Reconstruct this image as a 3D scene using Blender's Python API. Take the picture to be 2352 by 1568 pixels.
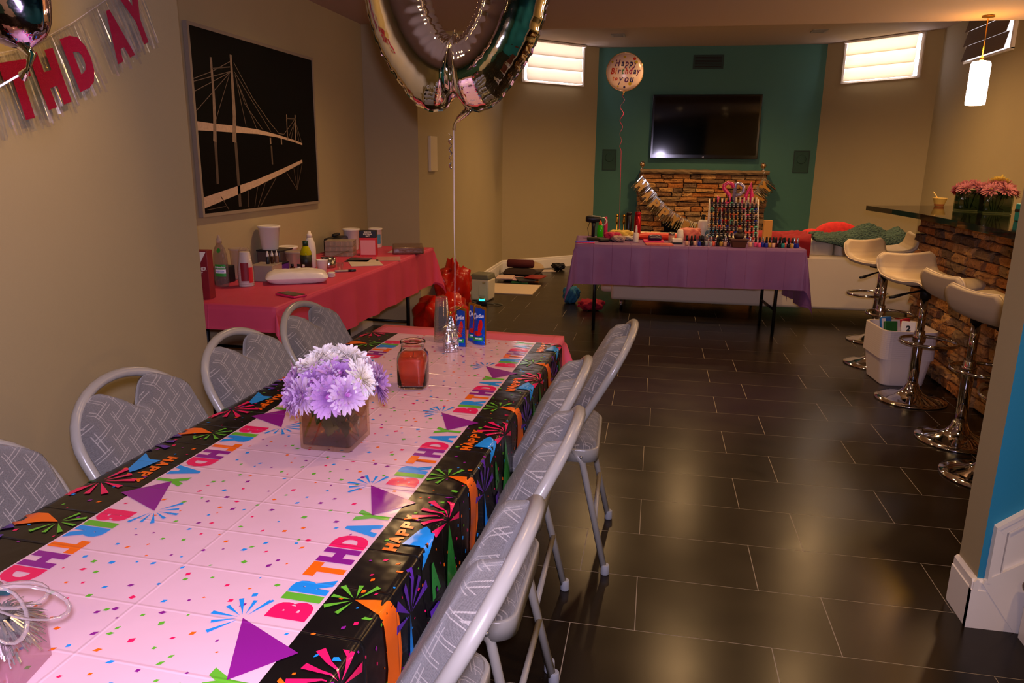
import bpy, bmesh, math, random
from mathutils import Vector, Matrix
random.seed(7)
for o in list(bpy.data.objects): bpy.data.objects.remove(o)
S = bpy.context.scene
COL = S.collection
PI = math.pi
# ---------------------------------------------------------------- camera
cd = bpy.data.cameras.new('camera'); cam = bpy.data.objects.new('camera', cd); COL.objects.link(cam)
cd.sensor_width = 36; cd.sensor_fit = 'HORIZONTAL'; cd.lens = 25.842; cd.clip_start = .02; cd.clip_end = 60
pit, rol, yaw = .242266, .0126956, -.18841
fw = Vector((math.sin(yaw), math.cos(yaw), 0)); ri = Vector((math.cos(yaw), -math.sin(yaw), 0)); up = Vector((0, 0, 1))
f2 = fw*math.cos(pit)-up*math.sin(pit); u2 = up*math.cos(pit)+fw*math.sin(pit)
r3 = ri*math.cos(rol)+u2*math.sin(rol); u3 = u2*math.cos(rol)-ri*math.sin(rol)
cam.matrix_world = Matrix(((r3.x, u3.x, -f2.x, 0), (r3.y, u3.y, -f2.y, 0), (r3.z, u3.z, -f2.z, 1.4), (0, 0, 0, 1)))
S.camera = cam
# ---------------------------------------------------------------- world, exposure
W = bpy.data.worlds.new('world'); S.world = W; W.use_nodes = True
W.node_tree.nodes['Background'].inputs[0].default_value = (1, .8, .6, 1)
W.node_tree.nodes['Background'].inputs[1].default_value = .02
S.view_settings.view_transform = 'Standard'; S.view_settings.look = 'None'
S.view_settings.gamma = 1; S.view_settings.use_curve_mapping = False; S.view_settings.exposure = 0.27
# light strengths and colours (warm ceiling downlights, cool camera flash, daylight in the bay windows)
WARM = (1, .59, .25); AMBER = (1, .44, .05)
DOWN_W = 43.0; FLASH_W = 13.5; WINDOW_E = 9.0; PENDANT_E = 9.0
def light(kind, name, loc, power, col, **k):
    d = bpy.data.lights.new(name, kind); d.energy = power; d.color = col
    o = bpy.data.objects.new(name, d); COL.objects.link(o); o.location = loc
    for a, v in k.items():
        if a == 'rot': o.rotation_euler = v
        elif a == 'to': o.rotation_euler = (Vector(v)-Vector(loc)).to_track_quat('-Z', 'Y').to_euler()
        else: setattr(d, a, v)
    return o
# the photographer's flash, just beside the lens
light('SPOT', 'camera_flash', (.03, -.05, 1.5), FLASH_W*10, (.79, .69, 1.0), spot_size=math.radians(105), spot_blend=.6, shadow_soft_size=.035, to=(-.75, 2.2, .85))
# ---------------------------------------------------------------- helpers
def lin(h):
    if not isinstance(h, str): return tuple(h)+((1,) if len(h) == 3 else ())
    h = h.lstrip('#'); c = [int(h[i:i+2], 16)/255 for i in (0, 2, 4)]
    return tuple((x/12.92 if x <= .04045 else ((x+.055)/1.055)**2.4) for x in c)+(1,)
MATS = {}
def mat(name, col, rough=.5, metal=0, var=0, vscale=8, bump=0, bscale=40, trans=0, ior=1.45, emis=0, ecol=None, alpha=1, coat=0, sheen=0, spec=.5, sub=0, transl=0):
    """procedural principled material: noise colour variation and noise bump"""
    if name in MATS: return MATS[name]
    m = bpy.data.materials.new(name); m.use_nodes = True; nt = m.node_tree; N = nt.nodes; L = nt.links
    p = N['Principled BSDF']; c = lin(col)
    p.inputs['Base Color'].default_value = c; p.inputs['Roughness'].default_value = rough; p.inputs['Metallic'].default_value = metal
    p.inputs['Transmission Weight'].default_value = trans; p.inputs['IOR'].default_value = ior; p.inputs['Alpha'].default_value = alpha
    p.inputs['Coat Weight'].default_value = coat; p.inputs['Sheen Weight'].default_value = sheen; p.inputs['Specular IOR Level'].default_value = spec
    if emis: p.inputs['Emission Color'].default_value = lin(ecol) if ecol else c; p.inputs['Emission Strength'].default_value = emis
    tc = N.new('ShaderNodeTexCoord')
    if var:
        n = N.new('ShaderNodeTexNoise'); n.inputs['Scale'].default_value = vscale; n.inputs['Detail'].default_value = 5
        L.new(tc.outputs['Object'], n.inputs['Vector'])
        mx = N.new('ShaderNodeMix'); mx.data_type = 'RGBA'; L.new(n.outputs['Fac'], mx.inputs[0])
        mx.inputs[6].default_value = tuple(max(0, x*(1-var)) for x in c[:3])+(1,); mx.inputs[7].default_value = tuple(min(1, x*(1+var)) for x in c[:3])+(1,)
        L.new(mx.outputs[2], p.inputs['Base Color'])
    if bump:
        n = N.new('ShaderNodeTexNoise'); n.inputs['Scale'].default_value = bscale; n.inputs['Detail'].default_value = 4
        L.new(tc.outputs['Object'], n.inputs['Vector'])
        b = N.new('ShaderNodeBump'); b.inputs['Strength'].default_value = bump; b.inputs['Distance'].default_value = .01
        L.new(n.outputs['Fac'], b.inputs['Height']); L.new(b.outputs['Normal'], p.inputs['Normal'])
    if transl:
        t = N.new('ShaderNodeBsdfTranslucent'); t.inputs[0].default_value = c
        a = N.new('ShaderNodeMixShader'); a.inputs[0].default_value = transl; out = N['Material Output']
        L.new(p.outputs[0], a.inputs[1]); L.new(t.outputs[0], a.inputs[2]); L.new(a.outputs[0], out.inputs[0])
    MATS[name] = m; return m
def thin(name, tint, refl=.12, rough=.03, body=0, bcol='#ffffff'):
    """thin clear film or glass: see-through with a glossy surface, optional cloudy body"""
    if name in MATS: return MATS[name]
    m = bpy.data.materials.new(name); m.use_nodes = True; N = m.node_tree.nodes; L = m.node_tree.links; N.remove(N['Principled BSDF'])
    t = N.new('ShaderNodeBsdfTransparent'); t.inputs[0].default_value = lin(tint); g = N.new('ShaderNodeBsdfGlossy'); g.inputs['Roughness'].default_value = rough
    lw = N.new('ShaderNodeLayerWeight'); lw.inputs[0].default_value = .35; mr = N.new('ShaderNodeMapRange'); mr.inputs[3].default_value = refl*.35; mr.inputs[4].default_value = min(1, refl*4); L.new(lw.outputs['Facing'], mr.inputs[0])
    a = N.new('ShaderNodeMixShader'); L.new(mr.outputs[0], a.inputs[0]); L.new(t.outputs[0], a.inputs[1]); L.new(g.outputs[0], a.inputs[2]); o = a
    if body:
        d = N.new('ShaderNodeBsdfDiffuse'); d.inputs[0].default_value = lin(bcol); o = N.new('ShaderNodeMixShader'); o.inputs[0].default_value = body; L.new(a.outputs[0], o.inputs[1]); L.new(d.outputs[0], o.inputs[2])
    L.new(o.outputs[0], N['Material Output'].inputs[0]); MATS[name] = m; return m
class MB:
    """collects shapes for ONE mesh object"""
    def __init__(s): s.v = []; s.f = []; s.m = []; s.sm = []; s.uv = None
    def add(s, vs, fs, mi=0, smooth=False, M=None):
        b = len(s.v)
        s.v += [tuple(M @ Vector(q)) if M is not None else tuple(q) for q in vs]
        for f in fs: s.f.append(tuple(b+i for i in f)); s.m.append(mi); s.sm.append(smooth)
        return s
    def box(s, c, d, mi=0, M=None, bev=0, taper=1):
        x, y, z = (q/2 for q in d)
        if not bev:
            vs = [(-x, -y, -z), (x, -y, -z), (x, y, -z), (-x, y, -z), (-x*taper, -y*taper, z), (x*taper, -y*taper, z), (x*taper, y*taper, z), (-x*taper, y*taper, z)]
            fs = [(0, 3, 2, 1), (4, 5, 6, 7), (0, 1, 5, 4), (1, 2, 6, 5), (2, 3, 7, 6), (3, 0, 4, 7)]
            T = Matrix.Translation(c)
            return s.add(vs, fs, mi, False, (M @ T) if M is not None else T)
        bm = bmesh.new(); bmesh.ops.create_cube(bm, size=1)
        for q in bm.verts:
            k = taper if q.co.z > 0 else 1
            q.co = Vector((q.co.x*d[0]*k, q.co.y*d[1]*k, q.co.z*d[2]))
        bmesh.ops.bevel(bm, geom=bm.edges[:], offset=bev, segments=2, affect='EDGES', profile=.6)
        T = Matrix.Translation(c); k = len(s.f); s.bm(bm, mi, True, (M @ T) if M is not None else T)
        bm.normal_update()
        for i, f in enumerate(bm.faces): s.sm[k+i] = max(abs(q) for q in f.normal) < .97
        bm.free(); return s
    def bm(s, bm, mi=0, smooth=True, M=None):
        bm.verts.index_update()
        return s.add([q.co[:] for q in bm.verts], [[q.index for q in f.verts] for f in bm.faces], mi, smooth, M)
    def lathe(s, prof, n=24, mi=0, M=None, caps=(1, 1), smooth=True, sx=1, sy=1, mis=None):
        vs = []; fs = []
        for r, z in prof:
            for i in range(n): a = 2*PI*i/n; vs.append((r*math.cos(a)*sx, r*math.sin(a)*sy, z))
        for j in range(len(prof)-1):
            for i in range(n):
                k = (i+1) % n; fs.append((j*n+i, j*n+k, (j+1)*n+k, (j+1)*n+i))
        if mis:
            b = len(s.v); s.add(vs, [], 0)
            for q, f in enumerate(fs): s.f.append(tuple(b+i for i in f)); s.m.append(mis[q//n]); s.sm.append(smooth)
            if M is not None:
                for i in range(b, len(s.v)): s.v[i] = tuple(M @ Vector(s.v[i]))
            if caps[0]: s.f.append(tuple(b+i for i in reversed(range(n)))); s.m.append(mis[0]); s.sm.append(False)
            if caps[1]: s.f.append(tuple(b+(len(prof)-1)*n+i for i in range(n))); s.m.append(mis[-1]); s.sm.append(False)
            return s
        s.add(vs, fs, mi, smooth, M); b = len(s.v)-len(vs)
        if caps[0]: s.f.append(tuple(b+i for i in reversed(range(n)))); s.m.append(mi); s.sm.append(False)
        if caps[1]: s.f.append(tuple(b+(len(prof)-1)*n+i for i in range(n))); s.m.append(mi); s.sm.append(False)
        return s
    def tube(s, pts, r, n=10, mi=0, closed=False, M=None, flat=1, caps=True):
        P = [Vector(p) for p in pts]; k = len(P); R = r if isinstance(r, (list, tuple)) else [r]*k
        T = []
        for i in range(k):
            a = P[(i-1) % k] if (closed or i) else P[0]; c = P[(i+1) % k] if (closed or i < k-1) else P[-1]
            d = c-a; T.append(d.normalized() if d.length > 1e-9 else Vector((0, 0, 1)))
        n0 = T[0].orthogonal().normalized(); vs = []; fs = []
        for i in range(k):
            n0 = (n0-T[i]*n0.dot(T[i])); n0 = n0.normalized() if n0.length > 1e-6 else T[i].orthogonal().normalized()
            b = T[i].cross(n0)
            for j in range(n):
                a = 2*PI*j/n; vs.append(P[i]+(n0*math.cos(a)*flat+b*math.sin(a))*R[i])
        for i in range(k if closed else k-1):
            q = (i+1) % k
            for j in range(n): fs.append((i*n+j, i*n+(j+1) % n, q*n+(j+1) % n, q*n+j))
        s.add(vs, fs, mi, True, M)
        if not closed and caps:
            b = len(s.v)-len(vs)
            s.f.append(tuple(b+j for j in reversed(range(n)))); s.m.append(mi); s.sm.append(False)
            s.f.append(tuple(b+(k-1)*n+j for j in range(n))); s.m.append(mi); s.sm.append(False)
        return s
    def prism(s, poly, z0, z1, mi=0, M=None, smooth=False):
        n = len(poly); vs = [(x, y, z0) for x, y in poly]+[(x, y, z1) for x, y in poly]
        fs = [tuple(reversed(range(n))), tuple(range(n, 2*n))]+[(i, (i+1) % n, n+(i+1) % n, n+i) for i in range(n)]
        return s.add(vs, fs, mi, smooth, M)
    def grid(s, fn, nu, nv, mi=0, M=None, smooth=True, closeu=False):
        vs = [fn(i/nu, j/nv) for j in range(nv+1) for i in range(nu+(0 if closeu else 1))]; w = nu if closeu else nu+1
        fs = [(j*w+i, j*w+(i+1) % w, (j+1)*w+(i+1) % w, (j+1)*w+i) for j in range(nv) for i in range(nu)]
        return s.add(vs, fs, mi, smooth, M)
    def ball(s, c, r, n=12, mi=0, M=None):
        rr = r if isinstance(r, (list, tuple)) else (r, r, r); vs = []; fs = []; h = max(4, n//2)
        for j in range(h+1):
            t = PI*j/h
            for i in range(n): a = 2*PI*i/n; vs.append((c[0]+rr[0]*math.sin(t)*math.cos(a), c[1]+rr[1]*math.sin(t)*math.sin(a), c[2]-rr[2]*math.cos(t)))
        for j in range(h):
            for i in range(n): fs.append((j*n+i, j*n+(i+1) % n, (j+1)*n+(i+1) % n, (j+1)*n+i))
        return s.add(vs, fs, mi, True, M)
    def mesh(s, name):
        me = bpy.data.meshes.new(name); me.from_pydata(s.v, [], s.f)
        me.polygons.foreach_set('material_index', s.m); me.polygons.foreach_set('use_smooth', s.sm)
        if s.uv:
            u = me.uv_layers.new(name='UVMap')
            li = [0]*len(me.loops); me.loops.foreach_get('vertex_index', li)
            u.data.foreach_set('uv', [q for i in li for q in s.uv[i]])
        me.validate(); me.update(); return me
    def build(s, name, mats, parent=None, loc=(0, 0, 0), rot=(0, 0, 0), label=None, cat=None, group=None, kind=None):
        me = s.mesh(name)
        for m in (mats if isinstance(mats, (list, tuple)) else [mats]): me.materials.append(m)
        o = bpy.data.objects.new(name, me); COL.objects.link(o); o.location = loc; o.rotation_euler = rot
        if parent is not None: o.parent = parent
        return tag(o, label, cat, group, kind)
def tag(o, label=None, cat=None, group=None, kind=None):
    if label: o['label'] = label
    if cat: o['category'] = cat
    if group: o['group'] = group
    if kind: o['kind'] = kind
    return o
def thing(name, label, cat, loc=(0, 0, 0), rz=0, group=None, rot=None):
    o = bpy.data.objects.new(name, None); COL.objects.link(o); o.empty_display_size = .05
    o.location = loc; o.rotation_euler = rot if rot else (0, 0, rz)
    return tag(o, label, cat, group)
def dup(o, loc=None, rz=None, label=None, group=None, parent=None, rot=None, scale=None):
    c = o.copy(); COL.objects.link(c); c.parent = parent
    if loc is not None: c.location = loc
    if rz is not None: c.rotation_euler = (0, 0, rz)
    if rot is not None: c.rotation_euler = rot
    if scale is not None: c.scale = (scale,)*3 if not isinstance(scale, (tuple, list)) else scale
    if label: c['label'] = label
    if group: c['group'] = group
    for ch in KIDS(o): dup(ch, parent=c)
    return c
def KIDS(o): return [q for q in bpy.data.objects if q.parent == o]
def RX(a): return Matrix.Rotation(a, 4, 'X')
def RY(a): return Matrix.Rotation(a, 4, 'Y')
def RZ(a): return Matrix.Rotation(a, 4, 'Z')
def TR(*v): return Matrix.Translation(v if len(v) == 3 else v[0])
def wob(x, y, s=1.0): return math.sin(x*1.7*s+1.3)*math.sin(y*2.3*s+.4)+.5*math.sin(x*4.1*s+y*3.3*s)+.25*math.sin(x*9.3*s-y*7.7*s+2)
def text_tris(t, size=1.0, off=0.0, sx=1.0, align='CENTER', shear=0.0):
    """2-D outline of lettering as (verts, faces) from the built-in font"""
    cu = bpy.data.curves.new('t', 'FONT'); cu.body = t; cu.size = size; cu.offset = off; cu.align_x = align; cu.align_y = 'BOTTOM_BASELINE'; cu.resolution_u = 3; cu.shear = shear
    o = bpy.data.objects.new('t', cu); COL.objects.link(o); dg = bpy.context.evaluated_depsgraph_get(); dg.update()
    me = bpy.data.meshes.new_from_object(o.evaluated_get(dg)); vs = [(v.co.x*sx, v.co.y) for v in me.vertices]; fs = [tuple(p.vertices) for p in me.polygons]
    bpy.data.objects.remove(o); bpy.data.curves.remove(cu); bpy.data.meshes.remove(me)
    return vs, fs
def lettering(name, t, size, m, parent, M, off=0.0, sx=1.0, depth=.0006, shear=0.0, curve=None):
    """thin raised lettering, laid out on the XY plane of matrix M"""
    vs, fs = text_tris(t, size, off, sx, shear=shear); mb = MB()
    if curve: vs3 = [tuple(curve(x, y)) for x, y in vs]; mb.add(vs3, fs, 0, False, M)
    else: mb.add([(x, y, depth) for x, y in vs], fs, 0, False, M)
    return mb.build(name, m, parent)
# ================================================================ the room
ZF, ZB = 2.417, 2.835       # front and rear ceiling heights
XL, XA, XR = -1.905, -2.357, 2.966
m_wall = mat('greige paint', '#a39471', .75, var=.04, vscale=3, bump=.06, bscale=120)
m_teal = mat('teal accent paint', '#3b6a60', .7, var=.04, vscale=3, bump=.05, bscale=120)
m_blue = mat('blue stair paint', '#1f7fa3', .7, var=.03, bump=.05, bscale=120)
m_ceil = mat('ceiling paint', '#ab9887', .9, bump=.04, bscale=90)
m_trim = mat('white trim paint', '#e6dfd6', .35)
m_grout = mat('grey tile grout', '#8d8374', .8)
def st(o): o['kind'] = 'structure'; return o
def wallbox(name, x0, x1, y0, y1, z0, z1, m):
    return st(MB().box(((x0+x1)/2, (y0+y1)/2, (z0+z1)/2), (x1-x0, y1-y0, z1-z0)).build(name, m))
# floor with single dark slabs in running bond
flr = st(MB().box((.3, 3.8, -.0354), (6.4, 13.2, .07)).build('floor', m_grout))
def tile_mat():
    m = bpy.data.materials.new('black slate tile'); m.use_nodes = True; N = m.node_tree.nodes; L = m.node_tree.links; p = N['Principled BSDF']
    tc = N.new('ShaderNodeTexCoord'); oi = N.new('ShaderNodeObjectInfo'); n = N.new('ShaderNodeTexNoise'); n.inputs['Scale'].default_value = 5; n.inputs['Detail'].default_value = 6
    ad = N.new('ShaderNodeVectorMath'); ad.operation = 'ADD'; L.new(tc.outputs['Object'], ad.inputs[0]); L.new(oi.outputs['Location'], ad.inputs[1]); L.new(ad.outputs[0], n.inputs['Vector'])
    cr = N.new('ShaderNodeMix'); cr.data_type = 'RGBA'; cr.inputs[6].default_value = lin('#100c08'); cr.inputs[7].default_value = lin('#231a11'); L.new(n.outputs['Fac'], cr.inputs[0]); L.new(cr.outputs[2], p.inputs['Base Color'])
    mr = N.new('ShaderNodeMapRange'); mr.inputs[3].default_value = .2; mr.inputs[4].default_value = .29; L.new(n.outputs['Fac'], mr.inputs[0]); L.new(mr.outputs[0], p.inputs['Roughness'])
    b = N.new('ShaderNodeBump'); b.inputs['Strength'].default_value = .08; b.inputs['Distance'].default_value = .01; L.new(n.outputs['Fac'], b.inputs['Height']); L.new(b.outputs[0], p.inputs['Normal'])
    p.inputs['Specular IOR Level'].default_value = .3
    return m
m_tile = tile_mat()
TW, TD, GR = .602, .3067, .0027
tm = MB().box((0, 0, -.008), (TW-GR, TD-GR, .016)).mesh('tile'); tm.materials.append(m_tile)
offs = {0: .01, 1: .413, 2: .01, 3: .413, 4: .036}
ntile = 0; far = MB()
for k in range(-4, 24):
    y = 3.2475+TD*(k+.5); ox = .413 if k % 2 else .010
    if k == 2: ox = .036
    for i in range(-9, 9):
        x = ox+TW*(i+.5)
        if x < -2.7 or x > 3.2 or y > 10.2+min(0, x+.85, 1.97-x)*1.0+.35: continue
        vis = not (x < -.25-.0*y and y < 2.7) and not (x > 2.2) and not (x < -1.35 and y < 5.4) and not (x > 1.3 and y < 2.3)
        if vis and ntile < 298:
            o = bpy.data.objects.new('tile', tm); COL.objects.link(o); o.location = (x, y, 0); o.parent = flr; ntile += 1
        else: far.box((x, y, -.008), (TW-GR, TD-GR, .016))
for k in range(-20, -4):
    y = 3.2475+TD*(k+.5)
    for i in range(-9, 9):
        x = (.413 if k % 2 else .01)+TW*(i+.5)
        if -2.7 < x < 2.9: far.box((x, y, -.008), (TW-GR, TD-GR, .016))
far.build('tile_field', m_tile, flr, kind='stuff')
wallbox('wall_left', -2.457, XL, -2.6, 2.83, 0, ZF, m_wall)
wallbox('wall_alcove', -2.457, XA, 2.83, 5.857, 0, ZF, m_wall)
wallbox('wall_left_far', -2.457, XL, 5.857, 9.21, 0, ZB, m_wall)
def slab(name, a, b, t, z0, z1, m):
    a = Vector(a); b = Vector(b); d = (b-a).normalized(); n = Vector((-d.y, d.x))*t
    return st(MB().prism([a[:], b[:], (b+n)[:], (a+n)[:]], z0, z1).build(name, m))
slab('wall_bay_left', (-1.905, 9.21), (-.847, 10.27), .1, 0, ZB, m_wall)
slab('wall_rear', (-.847, 10.27), (1.974, 10.27), .1, 0, ZB, m_teal)
slab('wall_bay_right', (1.974, 10.27), (XR, 9.279), .1, 0, ZB, m_wall)
wallbox('wall_right', XR, XR+.1, 2.41, 9.3, 0, ZB, m_wall)
# stair wall: greige end, blue face
sw = MB(); sw.box((2.02, 2.34, ZF/2), (1.96, .14, ZF)); sw.m = [0, 0, 1, 0, 0, 0]
st(sw.build('wall_stair', [m_wall, m_blue]))
wallbox('wall_near_right', 2.3, 2.4, -2.6, 2.27, 0, ZF, m_blue)
wallbox('wall_behind', -2.457, 2.4, -2.7, -2.6, 0, ZF, m_teal)
dr = wallbox('door_1', -.2, .7, -2.6, -2.56, 0, 2.05, m_trim)
for x0 in (-.02, .34): MB().box((x0+.09, -2.557, 1.45), (.26, .01, .8)).build('door_panel', m_trim, dr)
wallbox('ceiling', -2.5, 3.1, -2.7, 6.25, ZF, ZF+.1, m_ceil)
wallbox('ceiling_step', -2.5, 3.1, 6.15, 6.25, ZF+.1, ZB+.1, m_ceil)
wallbox('ceiling_rear', -2.5, 3.1, 6.25, 10.4, ZB, ZB+.1, m_ceil)
# baseboards (with a bevelled cap)
def baseboard(name, a, b, side=1, h=.145, t=.016):
    a = Vector(a); b = Vector(b); d = b-a; L = d.length; ang = math.atan2(d.y, d.x)
    prof = [(0, 0), (-t*side, 0), (-t*side, h-.035), (-(t-.004)*side, h-.033), (-(t-.004)*side, h-.008), (-(t*.4)*side, h), (0, h)]
    mb = MB(); vs = [(0, y, z) for y, z in prof]+[(L, y, z) for y, z in prof]; n = len(prof)
    fs = [tuple(range(n)), tuple(reversed(range(n, 2*n)))]+[(i, n+i, n+(i+1) % n, (i+1) % n) for i in range(n)]
    mb.add(vs, fs, 0, False, TR(a.x, a.y, 0) @ RZ(ang)); return st(mb.build(name, m_trim))
baseboard('baseboard_left_far', (XL, 5.86), (XL, 9.21))
baseboard('baseboard_bay_left', (-1.905, 9.21), (-.847, 10.27))
baseboard('baseboard_rear', (-.847, 10.27), (1.974, 10.27))
baseboard('baseboard_bay_right', (1.974, 10.27), (XR, 9.279))
baseboard('baseboard_left', (XL, -2.6), (XL, 2.83))
baseboard('baseboard_alcove', (XA, 2.83), (XA, 5.857))
baseboard('baseboard_stair_end', (1.04, 2.27-.018), (1.04, 2.41), -1, .165, .018)
baseboard('baseboard_stair', (1.04-.018, 2.27), (1.163, 2.27), 1, .1642, .0175)
# stair skirt: sloping board with a raised moulding, first step and tread
XZ = Matrix(((1, 0, 0, 0), (0, 0, -1, 2.27), (0, 1, 0, 0), (0, 0, 0, 1)))
sk = MB(); sk.prism([(1.06, .15), (1.19, .0), (2.29, .0), (2.29, 1.366), (1.06, .346)], 0, .008, 0, XZ)
skirt = st(sk.build('trim_1', m_trim))
def stripe(name, pts, w, d, d0=.008):
    mb = MB()
    for (p, q), (r, t) in zip(zip(pts, pts[1:]), zip(pts[0:1]+pts[:-1], pts[2:]+pts[-1:])):
        P, Q = Vector(p), Vector(q); n = (Q-P).normalized(); n = Vector((n.y, -n.x))*w; mb.prism([p, (P+n)[:], (Q+n)[:], q][::-1], d0, d0+d, 0, XZ)
    return mb.build(name, m_trim, skirt)
stripe('moulding', [(1.06, .16), (1.06, .346)], .01, .014); stripe('moulding', [(1.06, .346), (2.29, 1.366)], .01, .0146)
stripe('moulding', [(1.07, .17), (1.07, .342)], .022, .008); stripe('moulding', [(1.07, .34), (2.29, 1.351)], .022, .0086)
stripe('moulding', [(1.094, .19), (1.096, .335)], .004, .011); stripe('moulding', [(1.096, .331), (2.29, 1.322)], .004, .0116)
lb = MB(); lb.prism([(1.05, .155), (1.16, .0), (2.29, .0), (2.29, 1.075), (1.055, .168)], .008, .02, 0, XZ); lb.build('stringer', m_trim, skirt)
m_tread = mat('dark stained oak', '#4a2018', .35, var=.25, vscale=12)
sp = thing('stair_step', 'bottom stair with white riser and dark stained tread beside the blue wall', 'stairs', (1.163, 1.69, 0))
MB().box((.5, 0, .083), (1.0, 1.08, .166)).build('riser', m_trim, sp)
MB().box((.5, 0, .18), (1.04, 1.08, .026), bev=.012).build('tread', m_tread, sp)
# ================================================================ windows with folded roman shades
m_pane = mat('daylit window glass', '#f4f2ff', .2, emis=WINDOW_E, ecol='#f2ecff')
m_shade = mat('cream roman shade', '#ddd2c0', .8, transl=.4, bump=.05, bscale=60)
m_shade2 = mat('brown roman shade', '#6e5a4a', .85, transl=.05, bump=.05, bscale=60)
def window(name, a, b, z0, z1, folds, m, pane=None):
    """window in the wall from a to b (seen from the room), frame proud of the wall, shade of stacked folds"""
    a = Vector(a); b = Vector(b); d = b-a; L = d.length; ang = math.atan2(d.y, d.x)
    M = TR(a.x, a.y, 0) @ RZ(ang)            # local x along wall, -y into the room
    w = MB()
    for x in (.0, L): w.box((x, -.012, (z0+z1)/2), (.03, .03, z1-z0), M=M)
    w.box((L/2, -.012, z0), (L+.03, .03, .02), M=M); w.box((L/2, -.012, z1-.012), (L+.03, .03, .02), M=M)
    o = st(w.build(name, m_trim))
    MB().box((L/2, -.006, (z0+z1)/2), (L-.03, .004, z1-z0-.02), M=M).build('pane', pane or m_pane, o)
    h = (z1-z0-.03)/folds
    for k in range(folds):
        zt = z1-.012-k*h; zb = zt-h*1.06
        q = MB(); y0, y1 = -.034, -.062
        q.add([(.035, y0, zt), (L-.045, y0, zt), (L-.045, y1, zb), (.035, y1, zb), (.035, y0-.003, zt), (L-.045, y0-.003, zt), (L-.045, y1-.006, zb), (.035, y1-.006, zb)],
              [(0, 1, 2, 3), (7, 6, 5, 4), (0, 4, 5, 1), (3, 2, 6, 7), (0, 3, 7, 4), (1, 5, 6, 2)], 0, False, M)
        q.build('shade_fold', m, o)
    q = MB().box((L/2, -.048, z1-.012), (L, .045, .022), M=M); q.build('headrail', m_trim, o)
    return o
window('window_1', (-1.71, 9.405), (-1.04, 10.077), 2.345, 2.83, 3, m_shade)
window('window_2', (2.16, 10.083), (2.815, 9.428), 2.36, 2.83, 3, mat('bright cream roman shade', '#e6dcc4', .8, transl=.5, bump=.05, bscale=60), mat('bright daylit glass', '#f4f2ff', .2, emis=7, ecol='#f2ecff'))
window('window_3', (XR, 8.52), (XR, 7.5), 2.39, 2.83, 3, m_shade2, mat('dim window glass', '#e8e4e0', .2, emis=1.2, ecol='#e8e4f0'))
# ceiling vents, wall vent, speakers
m_grey = mat('grey painted metal', '#8c8780', .5); m_dk = mat('dark slot', '#1c1a18', .8); m_tealg = mat('teal painted grille', '#24483f', .7, bump=.4, bscale=400)
def vent(name, label, loc, rot, w, h, n, m, cat='vent', group=None):
    t = thing(name, label, cat, loc, rot=rot, group=group)
    f = MB()
    for s in (-1, 1): f.box((0, s*(h/2-.012), .004), (w, .024, .008)); f.box((s*(w/2-.012), 0, .004), (.024, h-.048, .008))
    f.build('frame', m, t); MB().box((0, 0, .001), (w-.04, h-.04, .002)).build('backing', m_dk, t)
    for k in range(n): MB().box((0, (k-(n-1)/2)*(h-.06)/n, .004), (w-.05, (h-.06)/n*.55, .004)).build('slat', m, t)
    return t
vent('ceiling_vent', 'grey slatted ceiling vent near the left bay window', (-.55, 9.3, ZB), (PI, 0, 0), .16, .2, 5, m_grey, group='ceiling vents')
vent('ceiling_vent', 'grey slatted ceiling vent near the right bay window', (1.67, 9.25, ZB), (PI, 0, 0), .16, .2, 5, m_grey, group='ceiling vents')
m_tealv = mat('teal painted vent', '#1c3532', .7)
vent('wall_vent', 'wide dark teal air vent high above the television', (.55, 10.27, 2.645), (PI/2, 0, 0), .38, .17, 6, m_tealv)
def speaker(x, z, w, h, lab):
    t = thing('wall_speaker', lab, 'speaker', (x, 10.27, z), rot=(PI/2, 0, 0), group='in-wall speakers beside the television')
    f = MB(); 
    for s in (-1, 1): f.box((0, s*(h/2-.006), .004), (w, .012, .008)); f.box((s*(w/2-.006), 0, .004), (.012, h-.024, .008))
    f.build('frame', m_tealv, t); MB().box((0, 0, .003), (w-.024, h-.024, .004)).build('grille', m_tealg, t)
    MB().lathe([(.055, .0052), (.058, .0062), (.05, .0068), (.001, .0055)], 20, caps=(0, 0)).build('cone', m_tealg, t, loc=(0, .03, 0))
speaker(-.655, 1.415, .185, .275, 'flat teal in-wall speaker near the round birthday balloon')
speaker(1.8, 1.42, .195, .28, 'flat teal in-wall speaker above the sofa with the knitted throw')
# flat white speaker and power outlet on the olive wall
m_offw = mat('off white plastic', '#cdbf9f', .5)
t = thing('wall_panel', 'tall narrow off white panel on the wall behind the pink table', 'wall panel', (XL, 6.22, 1.44), rot=(0, PI/2, 0))
MB().box((0, 0, .012), (.29, .19, .024), bev=.004).build('panel', m_offw, t); MB().box((.135, 0, .016), (.015, .185, .02)).build('base_lip', m_offw, t)
t = thing('power_outlet', 'white wall outlet with a black plug above the red bags', 'outlet', (XL, 6.8, .37), rot=(0, PI/2, 0))
MB().box((0, 0, .003), (.115, .075, .006), bev=.002).build('plate', m_trim, t)
for s in (-1, 1): MB().box((s*.022, 0, .007), (.03, .026, .003), bev=.001).build('socket', m_offw, t)
m_blk = mat('black rubber', '#0c0b0b', .5)
pc = thing('extension_lead', 'black power cord curving down from the wall outlet', 'cord', (XL, 6.8, .37))
MB().box((.028, 0, -.02), (.03, .025, .03), bev=.004).build('plug', m_blk, pc)
MB().tube([(.045, 0, -.02), (.08, .08, -.02), (.1, .2, -.06), (.1, .3, -.16), (.08, .33, -.3), (.06, .32, -.362)], .004, 8).build('cable', m_blk, pc)
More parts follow.
